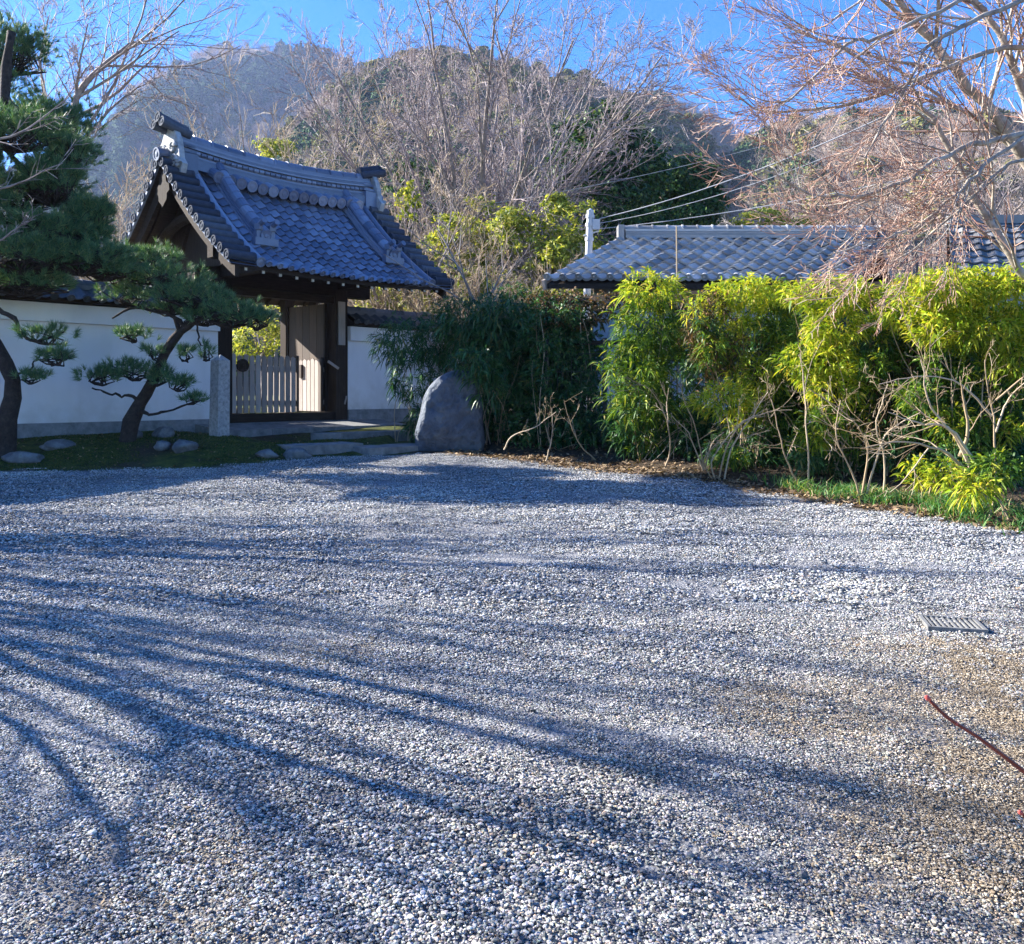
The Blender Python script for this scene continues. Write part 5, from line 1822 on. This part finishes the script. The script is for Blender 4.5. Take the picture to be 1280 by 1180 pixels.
# ------------------------------------------------------------------ leafy plants
def leaf_plant(name, label, px, D, blobs, nstem, mat, seed, leaf=(.10, .17), lw=.13, per=7, group=None, cat='bamboo', droop=.45, stem_r=.008, top=None, stem_mat=None, spread=.25):
    """blobs: (px, py, rx, ry, D, clusters[, material]) envelopes filled with fans of lance leaves; stems run from the ground into them"""
    g = np.random.default_rng(seed)
    base = gpt(px, D)
    t = thing(name, label, cat, base, 0, group)
    tips = []
    for bl in blobs:
        bx, by, rx, ry, bD, nc = bl[:6]
        mt = bl[6] if len(bl) > 6 else mat
        c = P(bx, by, bD) - base
        rad = np.array([rx / F * bD, max(.18, rx / F * bD * .7), ry / F * bD])
        q = nrm(g.normal(size=(nc, 3))) * g.uniform(.25, 1, (nc, 1)) ** .5
        ctr = c + q * rad * (1 + g.normal(0, .12, (nc, 1)))
        ctr[:, 2] = np.maximum(ctr[:, 2], .08)
        tips.append(ctr[g.integers(0, nc, max(3, nc // 10))])
        ax = nrm(q * [1, 1, .5] + [0, 0, .25] + g.normal(size=(nc, 3)) * .3)
        k = per
        d = nrm(ax[:, None] + g.normal(size=(nc, k, 3)) * .62)
        B = (ctr[:, None] + g.normal(0, .02, (nc, k, 3))).reshape(-1, 3)
        d = d.reshape(-1, 3)
        l = g.uniform(leaf[0], leaf[1], len(B))
        V, Q, T = leaf_mesh_arrays(B, d, l, l * lw, g, droop)
        link('foliage', mesh_np('foliage', V, [Q, T], mt, True), t, kind='stuff')
    tips = np.vstack(tips)
    PT = []
    for i in range(nstem):
        a = np.array([g.normal(0, spread * .6), g.normal(0, spread * .5), -.03])
        e = tips[g.integers(0, len(tips))]
        m1 = a * .6 + e * .4 + g.normal(0, .05, 3)
        m2 = a * .25 + e * .75 + g.normal(0, .05, 3)
        PT.append(poly_smooth([a, [m1[0] * .8 + a[0] * .2, m1[1] * .8 + a[1] * .2, m1[2]], m2, e], 9))
    PT = np.array(PT)
    R = np.linspace(stem_r, stem_r * .35, 9)[None] * g.uniform(.6, 1.2, (len(PT), 1))
    V, Q = tubes(PT, R, 5)
    link('stems', mesh_np('stems', V, [Q], stem_mat or M['twig_tan'], True), t, kind='stuff')
    return t


BD, BL, BM_, VN = M['bamboo_dark'], M['bamboo_lime'], M['bamboo_mid'], M['vine']
def fill(seed, rows, D, mat, n):
    """loose filling of smaller sprays: (px0, px1, py0, py1)"""
    g = np.random.default_rng(seed)
    out = []
    for (a, b, c, d) in rows:
        for _ in range(n):
            out.append((g.uniform(a, b), g.uniform(c, d), g.uniform(16, 26), g.uniform(12, 22), D + g.normal(0, .2), int(g.integers(18, 40)), mat[int(g.integers(0, len(mat)))]))
    return out


grp = 'leafy hedge plants along the right of the court'
leaf_plant('bamboo_clump', 'dark drooping bamboo clump over the wall left of the standing stone', 512, 14.3, [(500, 425, 38, 30, 14.3, 150), (520, 470, 34, 34, 14.1, 120), (545, 420, 36, 34, 14.2, 140), (525, 525, 16, 24, 14.1, 40)], 12, BD, 501, (.12, .20), .12, 7, grp, droop=.7)
leaf_plant('bamboo_clump', 'dark bamboo clump hanging over the top of the standing stone', 622, 14.0, [(585, 400, 44, 34, 13.9, 200), (630, 395, 48, 40, 13.8, 220), (610, 440, 40, 34, 13.9, 150), (650, 455, 40, 40, 13.8, 150), (570, 440, 26, 24, 14.3, 60), (606, 475, 22, 40, 13.0, 70), (585, 452, 22, 16, 13.0, 30)], 16, BD, 502, (.13, .21), .12, 7, grp, droop=.7)
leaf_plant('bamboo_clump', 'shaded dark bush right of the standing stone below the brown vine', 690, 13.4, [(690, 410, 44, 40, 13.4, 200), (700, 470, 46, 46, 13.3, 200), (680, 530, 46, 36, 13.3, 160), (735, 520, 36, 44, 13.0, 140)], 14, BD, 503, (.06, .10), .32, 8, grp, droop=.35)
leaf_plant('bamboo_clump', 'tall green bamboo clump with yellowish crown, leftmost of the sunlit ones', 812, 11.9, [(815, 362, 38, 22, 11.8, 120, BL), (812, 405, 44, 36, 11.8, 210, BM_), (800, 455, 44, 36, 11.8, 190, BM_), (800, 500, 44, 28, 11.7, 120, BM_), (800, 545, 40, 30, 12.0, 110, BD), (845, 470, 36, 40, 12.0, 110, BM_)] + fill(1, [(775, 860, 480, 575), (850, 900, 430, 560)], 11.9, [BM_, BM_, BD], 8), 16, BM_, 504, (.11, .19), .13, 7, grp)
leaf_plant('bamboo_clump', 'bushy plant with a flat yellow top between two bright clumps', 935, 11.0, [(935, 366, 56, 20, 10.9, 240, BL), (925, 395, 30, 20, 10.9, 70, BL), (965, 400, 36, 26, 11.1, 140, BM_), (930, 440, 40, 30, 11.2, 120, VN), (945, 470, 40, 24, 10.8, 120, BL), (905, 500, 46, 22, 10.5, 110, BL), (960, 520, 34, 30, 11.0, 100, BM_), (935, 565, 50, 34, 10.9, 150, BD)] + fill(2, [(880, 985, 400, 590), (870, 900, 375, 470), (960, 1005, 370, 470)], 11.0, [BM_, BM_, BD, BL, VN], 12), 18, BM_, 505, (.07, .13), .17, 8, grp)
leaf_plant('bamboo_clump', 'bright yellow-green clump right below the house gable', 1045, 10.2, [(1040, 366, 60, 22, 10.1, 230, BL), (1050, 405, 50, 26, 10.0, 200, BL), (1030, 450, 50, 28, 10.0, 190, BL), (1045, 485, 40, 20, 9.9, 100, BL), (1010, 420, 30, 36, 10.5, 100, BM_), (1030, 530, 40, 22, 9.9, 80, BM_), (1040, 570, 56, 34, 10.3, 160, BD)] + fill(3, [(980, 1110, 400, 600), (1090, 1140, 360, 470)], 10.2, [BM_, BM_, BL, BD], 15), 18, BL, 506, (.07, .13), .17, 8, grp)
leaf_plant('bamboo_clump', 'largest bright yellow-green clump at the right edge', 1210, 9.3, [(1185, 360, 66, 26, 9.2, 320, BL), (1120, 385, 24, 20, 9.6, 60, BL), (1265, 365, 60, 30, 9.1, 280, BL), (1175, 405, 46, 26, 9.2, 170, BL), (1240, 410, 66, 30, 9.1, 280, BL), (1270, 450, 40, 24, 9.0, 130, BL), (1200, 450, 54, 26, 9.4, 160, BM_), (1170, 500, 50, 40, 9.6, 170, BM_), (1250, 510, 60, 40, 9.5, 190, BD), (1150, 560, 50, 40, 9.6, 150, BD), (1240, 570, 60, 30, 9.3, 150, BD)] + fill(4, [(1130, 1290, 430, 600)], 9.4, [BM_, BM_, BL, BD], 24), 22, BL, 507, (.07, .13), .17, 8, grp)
leaf_plant('bamboo_clump', 'brownish thin bush in the gap between the two brightest clumps', 1125, 10.0, [(1115, 470, 40, 40, 10.1, 130, VN), (1120, 540, 44, 40, 10.0, 140, VN), (1110, 420, 26, 26, 10.4, 50, VN)], 14, VN, 508, (.08, .14), .16, 6, grp)
leaf_plant('young_plant', 'low young green plant with palmate leaves in the grass at the right edge', 1250, 7.9, [(1245, 585, 36, 20, 7.9, 60, BM_), (1215, 605, 30, 16, 7.8, 40, BL)], 6, BM_, 509, (.09, .16), .16, 7, 'young plants in the grass', 'plant')
leaf_plant('young_plant', 'small round young plant behind the middle of the grass strip', 1185, 8.5, [(1185, 596, 26, 18, 8.5, 50, BL)], 5, BM_, 510, (.08, .13), .17, 7, 'young plants in the grass', 'plant')

# vine over the trellis
leaf_plant('vine', 'brownish vine matted along the trellis below the house eaves', 735, 13.9, [(715, 392, 50, 24, 13.8, 300), (770, 380, 36, 14, 13.6, 130), (700, 375, 50, 10, 13.9, 160), (860, 378, 60, 10, 13.0, 200), (880, 410, 44, 26, 12.9, 230), (870, 440, 40, 20, 12.9, 120), (990, 380, 50, 14, 12.4, 150)], 14, VN, 520, (.05, .09), .4, 6, None, 'vine', droop=.5)

# dense dark shrubs filling the hedge behind
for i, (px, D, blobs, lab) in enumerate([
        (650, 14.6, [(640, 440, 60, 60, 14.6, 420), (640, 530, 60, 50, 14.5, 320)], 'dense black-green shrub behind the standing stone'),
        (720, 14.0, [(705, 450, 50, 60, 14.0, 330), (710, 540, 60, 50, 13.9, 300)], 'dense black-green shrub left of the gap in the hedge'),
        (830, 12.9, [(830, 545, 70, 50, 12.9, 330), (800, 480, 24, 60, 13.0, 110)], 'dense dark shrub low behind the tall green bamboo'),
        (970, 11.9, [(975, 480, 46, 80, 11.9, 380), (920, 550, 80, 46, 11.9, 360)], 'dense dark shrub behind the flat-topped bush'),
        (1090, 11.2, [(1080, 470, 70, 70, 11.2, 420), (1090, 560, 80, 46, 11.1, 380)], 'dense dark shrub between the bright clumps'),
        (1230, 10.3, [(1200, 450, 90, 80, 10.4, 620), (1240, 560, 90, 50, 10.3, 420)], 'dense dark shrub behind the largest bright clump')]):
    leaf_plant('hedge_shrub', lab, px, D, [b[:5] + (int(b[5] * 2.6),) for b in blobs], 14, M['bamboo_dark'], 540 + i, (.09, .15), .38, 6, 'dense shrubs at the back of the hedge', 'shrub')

# pale bare stems in front
L_bush = [dict(per=5, t0=.3, t1=1, ang=42, asd=16, lr=.42, wander=.16, up=.04, segs=5, rr=.55, sides=5), dict(per=3, t0=.2, t1=1, ang=42, asd=14, lr=.55, wander=.16, up=.02, segs=3, rr=.55, sides=4), dict(per=2, t0=.2, t1=1, ang=40, asd=14, lr=.55, wander=.12, up=.02, segs=2, rr=.75, sides=3, tip=.5)]
bushes = [(830, 590, 11.1, [[(830, 592), (838, 560), (832, 520), (815, 490), (790, 475)]], 'single curved bare stem before the tall green bamboo'),
          (878, 592, 10.8, [[(880, 595), (875, 560), (868, 530), (855, 500), (850, 480)], [(880, 590), (866, 555), (860, 540), (840, 520)], [(880, 580), (890, 555), (905, 540)]], 'forked bare shrub right of the single curved stem'),
          (905, 610, 10.2, [[(898, 612), (905, 570), (925, 530), (960, 515), (990, 512)], [(895, 610), (890, 575), (915, 540), (930, 525)], [(905, 610), (915, 560), (940, 520), (960, 490)], [(892, 600), (880, 575), (900, 550)]], 'sheaf of pale bare stems before the flat-topped bush'),
          (1005, 620, 9.6, [[(1005, 618), (985, 580), (975, 545), (965, 500)], [(1010, 610), (1010, 560), (1005, 480), (1000, 440)]], 'thin upright bare stems left of the brown gap'),
          (1080, 625, 8.9, [[(1078, 625), (1060, 580), (1045, 545), (1050, 500)], [(1105, 620), (1105, 570), (1095, 530), (1110, 480)], [(1080, 620), (1095, 575), (1110, 540), (1150, 515)], [(1075, 610), (1085, 560), (1060, 520), (1010, 485)]], 'tangled bare shrub at the start of the grass strip'),
          (1240, 612, 8.3, [[(1240, 610), (1200, 582), (1170, 560), (1120, 552), (1080, 560)], [(1240, 610), (1210, 565), (1180, 530), (1160, 500), (1150, 450)], [(1235, 600), (1190, 540), (1150, 530), (1110, 515)], [(1200, 570), (1210, 540), (1205, 500), (1200, 470)]], 'large low bare shrub with a thick limb leaning left'),
          (1245, 580, 8.8, [[(1245, 585), (1243, 530), (1235, 490), (1230, 450)], [(1245, 540), (1260, 500), (1290, 470)], [(1240, 520), (1200, 480), (1150, 470), (1100, 480)], [(1245, 500), (1290, 465), (1320, 470)]], 'upright bare shrub at the right edge below the bright clump'),
          (720, 585, 12.2, [[(748, 590), (728, 560), (715, 535), (705, 500)], [(630, 562), (640, 545), (670, 533), (695, 515)], [(682, 575), (690, 545), (690, 510)]], 'thin bare stems in the shade right of the standing stone')]
for i, (px, py, D, st_, lab) in enumerate(bushes):
    b0 = gpt(px, D)
    S = []
    for q in st_:
        pts_ = [P(a, b, D - .12 * k) for k, (a, b) in enumerate(q)]
        if abs(q[0][1] - py) < 16:
            pts_[0][2] = float(ground_z(pts_[0][0], pts_[0][1])) - .03
        S.append((pts_, .020 if i in (5,) else .0115, .004))
    bare_tree('bare_shrub', lab, b0, S, L_bush, 600 + i, M['twig_tan'], M['twig_tan'], 'shrub', 'bare shrubs in front of the hedge', sides=6, minr=.0018, trunk_levels=1)


# ------------------------------------------------------------------ evergreen crown, olive thicket, greenery behind the gate
def leafy_crown(name, label, px, D, blobs, mat, seed, size=(.10, .2), group=None, trunk_r=.14, cat='tree', mult=1.0):
    g = np.random.default_rng(seed)
    base = gpt(px, D)
    t = thing(name, label, cat, base, 0, group)
    mb = MB()
    top = P(blobs[0][0], blobs[0][1], blobs[0][4]) - base
    mb.tube(poly_smooth([[0, 0, -.1], top * [.3, .3, .4], top * [.7, .7, .75], top], 10), np.linspace(trunk_r, trunk_r * .25, 10), 8)
    VV, QQ, n0 = [], [], 0
    for bl in blobs:
        bx, by, rx, ry, bD, nl = bl[:6]
        nl = int(nl * mult)
        c = P(bx, by, bD) - base
        rad = np.array([rx / F * bD, rx / F * bD * .8, ry / F * bD])
        # sprays of leaves: clumps around random nodes
        nn_ = max(10, nl // 28)
        node = nrm(g.normal(size=(nn_, 3))) * g.uniform(.35, 1.0, (nn_, 1)) ** .6
        w = g.integers(0, nn_, nl)
        q = node[w] + g.normal(0, .13, (nl, 3)) * [1, 1, .75]
        B = c + q * rad
        N = nrm(node[w] + [0, 0, .5] + g.normal(size=(nl, 3)) * .6)
        V, Q = quad_leaves(B, N, g.uniform(size[0], size[1], nl), g, .5)
        VV.append(V)
        QQ.append(Q + n0)
        n0 += len(V)
        for k in range(5):
            e = c + node[g.integers(0, nn_)] * rad * .9
            s_ = top * g.uniform(.35, .9)
            mb.tube(poly_smooth([s_, (s_ + e) / 2 + g.normal(0, .1, 3), e], 6), np.linspace(trunk_r * .3, trunk_r * .06, 6), 5)
    mb.obj('trunk', M['bark_grey'], t, smooth=True)
    link('crown', mesh_np('crown', np.vstack(VV), [np.vstack(QQ)], mat, False), t, kind='stuff')
    return t


leafy_crown('evergreen_tree', 'dense dark evergreen tree right of the vase-shaped tree', 745, 29,
            [(760, 175, 46, 46, 29, 2600), (735, 215, 52, 40, 28.6, 2600), (790, 215, 50, 40, 29, 2400), (760, 260, 64, 40, 28.4, 2800), (715, 180, 28, 30, 29.3, 900), (700, 250, 36, 36, 28.6, 1200), (740, 310, 60, 34, 28.5, 1800), (810, 300, 50, 40, 28.5, 1800)], M['evergreen'], 701, (.11, .2), mult=1.9)
leafy_crown('evergreen_tree', 'rounded dark evergreen tree behind the ridge of the silvery roof', 850, 31,
            [(850, 225, 46, 32, 31, 2000), (870, 255, 36, 36, 31, 1900), (840, 270, 50, 40, 30.6, 2200), (815, 240, 40, 34, 31, 1500), (880, 225, 24, 22, 31.2, 700), (885, 250, 24, 30, 31, 700), (800, 190, 34, 30, 31, 900)], M['evergreen'], 702, (.11, .2), mult=1.9)
gq = np.random.default_rng(12)


def ragged(px0, px1, py0, py1, D, n, nl):
    return [(gq.uniform(px0, px1), py0 + (py1 - py0) * gq.uniform(0, 1) ** .7, gq.uniform(16, 40), gq.uniform(14, 32), D + gq.normal(0, .5), int(nl * gq.uniform(.5, 1.3))) for _ in range(n)]


leafy_crown('olive_thicket', 'sunlit olive-green thicket behind the pale service pole', 700, 22, [(690, 310, 40, 40, 22, 900)] + ragged(600, 770, 240, 390, 22, 30, 430), M['olive'], 703, (.07, .15), None, .06, 'bush', 2.0)
leafy_crown('olive_thicket', 'sunlit yellow-green bush seen between gate eaves and bamboo', 500, 23, [(520, 365, 50, 30, 23, 900)] + ragged(460, 640, 245, 400, 22.5, 32, 430), M['olive'], 704, (.07, .15), None, .06, 'bush', 2.0)
leafy_crown('olive_thicket', 'green bush high behind the right end of the gate ridge', 520, 32, [(520, 235, 40, 34, 32, 1100), (560, 260, 46, 36, 32, 1200), (500, 270, 36, 34, 32, 800)], M['evergreen'], 705, (.16, .28), None, .08, 'bush')
leafy_crown('olive_thicket', 'pale ochre bush just above the middle of the gate ridge', 345, 48, [(345, 184, 26, 12, 48, 600)], M['olive'], 706, (.12, .2), None, .1, 'bush', 3.0)
leafy_crown('olive_thicket', 'ochre bush peeking over the ridge of the silvery roof', 960, 26, [(955, 275, 34, 16, 26, 600), (1000, 285, 40, 14, 26, 500)], M['olive'], 707, (.09, .15), None, .06, 'bush', 2.4)
leafy_crown('olive_thicket', 'yellow-green garden bush seen through the gateway', 325, 21.5, [(320, 425, 34, 26, 21.5, 700), (350, 400, 24, 30, 21.5, 500), (300, 440, 26, 20, 21.5, 400)], M['olive'], 708, (.05, .10), None, .05, 'bush', 2.2)
leafy_crown('olive_thicket', 'yellow-green bush behind the wall under the tall pine', 20, 17.5, [(30, 362, 40, 12, 17.5, 500), (-30, 362, 50, 14, 17.5, 500)], M['olive'], 709, (.09, .16), None, .05, 'bush')

# ------------------------------------------------------------------ grass, moss, fallen leaves
g = np.random.default_rng(91)


def blades(name, x, y, h, w, mat, lean=.35):
    n = len(x)
    B = np.stack([x, y, ground_z(x, y) - .01], -1)
    d = nrm(np.stack([g.normal(0, lean, n), g.normal(0, lean, n), np.ones(n)], -1))
    l = h * g.uniform(.6, 1.2, n)
    s = nrm(np.cross(d, g.normal(size=(n, 3)))) * w
    m_ = B + d * l[:, None] * .6
    tp = B + d * l[:, None] + np.stack([g.normal(0, .25, n), g.normal(0, .25, n), np.full(n, -.12)], -1) * l[:, None]
    V = np.stack([B - s, B + s, m_ + s * .8, m_ - s * .8, tp], 1).reshape(-1, 3)
    o = np.arange(n)[:, None] * 5
    return link(name, mesh_np(name, V, [o + np.array([[0, 1, 2, 3]]), o + np.array([[3, 2, 4]])], mat), kind='stuff')


x = g.uniform(2.2, 6.0, 90000)
y = g.uniform(4.5, 10.2, 90000)
e = edge_d(x, y)
dens = np.exp(-((e - .48) / .26) ** 2) * (sstep(3.25, 3.7, x) + .55 * np.exp(-((x - 3.15) / .16) ** 2) + .5 * np.exp(-((x - 2.75) / .1) ** 2)) * sstep(.25, .75, vnoise(x * 3, y * 3, 7))
k = g.uniform(size=len(x)) < dens
blades('grass', x[k], y[k], .17 * (.5 + vnoise(x[k] * 4, y[k] * 4, 8)), .005, M['grass'], .5)
x = g.uniform(-9, -2.3, 60000)
y = g.uniform(10.6, 15, 60000)
k = (edge_d(x, y) > .05) & (vnoise(x * 1.3, y * 1.3, 22) * .7 + vnoise(x * 5, y * 5, 23) * .3 > .42) & (((x - GATE_O[0]) * GV[0] + (y - GATE_O[1]) * GV[1]) < 1.75) & ~(((x - GATE_O[0]) * GU[0] + (y - GATE_O[1]) * GU[1] > .2) & ((x - GATE_O[0]) * GV[0] + (y - GATE_O[1]) * GV[1] > .8))
blades('moss', x[k], y[k], .035, .006, M['moss'], .6)


def litter(name, x, y, mat, s0, s1):
    n = len(x)
    B = np.stack([x, y, ground_z(x, y) + g.uniform(.006, .03, n)], -1)
    N = nrm(np.stack([g.normal(0, .45, n), g.normal(0, .45, n), np.ones(n)], -1))
    V, Q = quad_leaves(B, N, g.uniform(s0, s1, n), g, .45)
    return link(name, mesh_np(name, V, [Q], mat), kind='stuff')


x = g.uniform(-1, 6, 80000)
y = g.uniform(4, 14, 80000)
e = edge_d(x, y)
k = (g.uniform(size=len(x)) < np.exp(-((e - .25) / .28) ** 2) * .8 + .12 * (e > 0) * (e < 2.5)) & (e > -.25)
litter('leaf_litter', x[k], y[k], M['dry_leaf'], .035, .085)
x = g.uniform(-9, -2, 5000)
y = g.uniform(10.5, 14.5, 5000)
e = edge_d(x, y)
k = (e > 0) & (g.uniform(size=len(x)) < .25)
litter('fallen_leaves', x[k], y[k], M['dry_leaf'], .03, .06)
x, y = court_points(g, 1.9, 11, 2.2)
litter('court_leaves', x, y, M['dry_leaf'], .012, .03).location.z = .012

# red shoots of a shrub just outside the right edge, reaching in near the camera
rb = np.array([1.02, 1.35, float(ground_z(1.02, 1.35))])
rs = thing('red_shoot_shrub', 'red-brown budded shoot leaning in from the right edge near the camera', 'shrub', rb)


def shoot(pts_, r0, r1, buds):
    p_ = poly_smooth(np.array(pts_) - rb, 20)
    gq = np.random.default_rng(3)
    rad = np.linspace(r0, r1, 20) * (1 + .1 * gq.normal(size=20))
    MB().tube(p_, rad, 8).obj('shoot', M['red_twig'], rs, smooth=True)
    for f_, s in buds:
        q = p_[min(19, int(f_ * 19))]
        d = nrm(p_[-1] - p_[-3])
        a = np.linspace(0, pi, 8)
        pr = [q + d * (-s * 1.1 + s * 2.4 * k / 7) for k in range(8)]
        MB().tube(pr, np.maximum(np.sin(a) ** .7 * s * .75, .0004), 8).obj('bud', M['bud'], rs, smooth=True)


shoot([rb, rb + [-.02, -.02, .45], P(1390, 1050, 1.25), P(1290, 972, 1.2), P(1228, 925, 1.18), P(1186, 898, 1.17), P(1160, 873, 1.16)], .005, .0021, [(1.0, .0048), (.84, .0038), (.7, .0032)])
shoot([rb, rb + [-.06, 0, .3], P(1360, 1090, 1.25), P(1310, 1045, 1.22), P(1276, 1016, 1.2)], .004, .002, [(1.0, .0045)])

# ------------------------------------------------------------------ the air between here and the hills
m, n, l, b = new_mat('thin_haze')
n.remove(b)
pv = n.new('ShaderNodeVolumePrincipled')
pv.inputs['Color'].default_value = (.46, .6, 1.0, 1)
pv.inputs['Density'].default_value = .0002
pv.inputs['Anisotropy'].default_value = .2
l.new(pv.outputs[0], n['Material Output'].inputs['Volume'])
link('haze', MB().box((0, 850, 192), (3600, 2600, 400)).mesh('haze', m), kind='stuff')
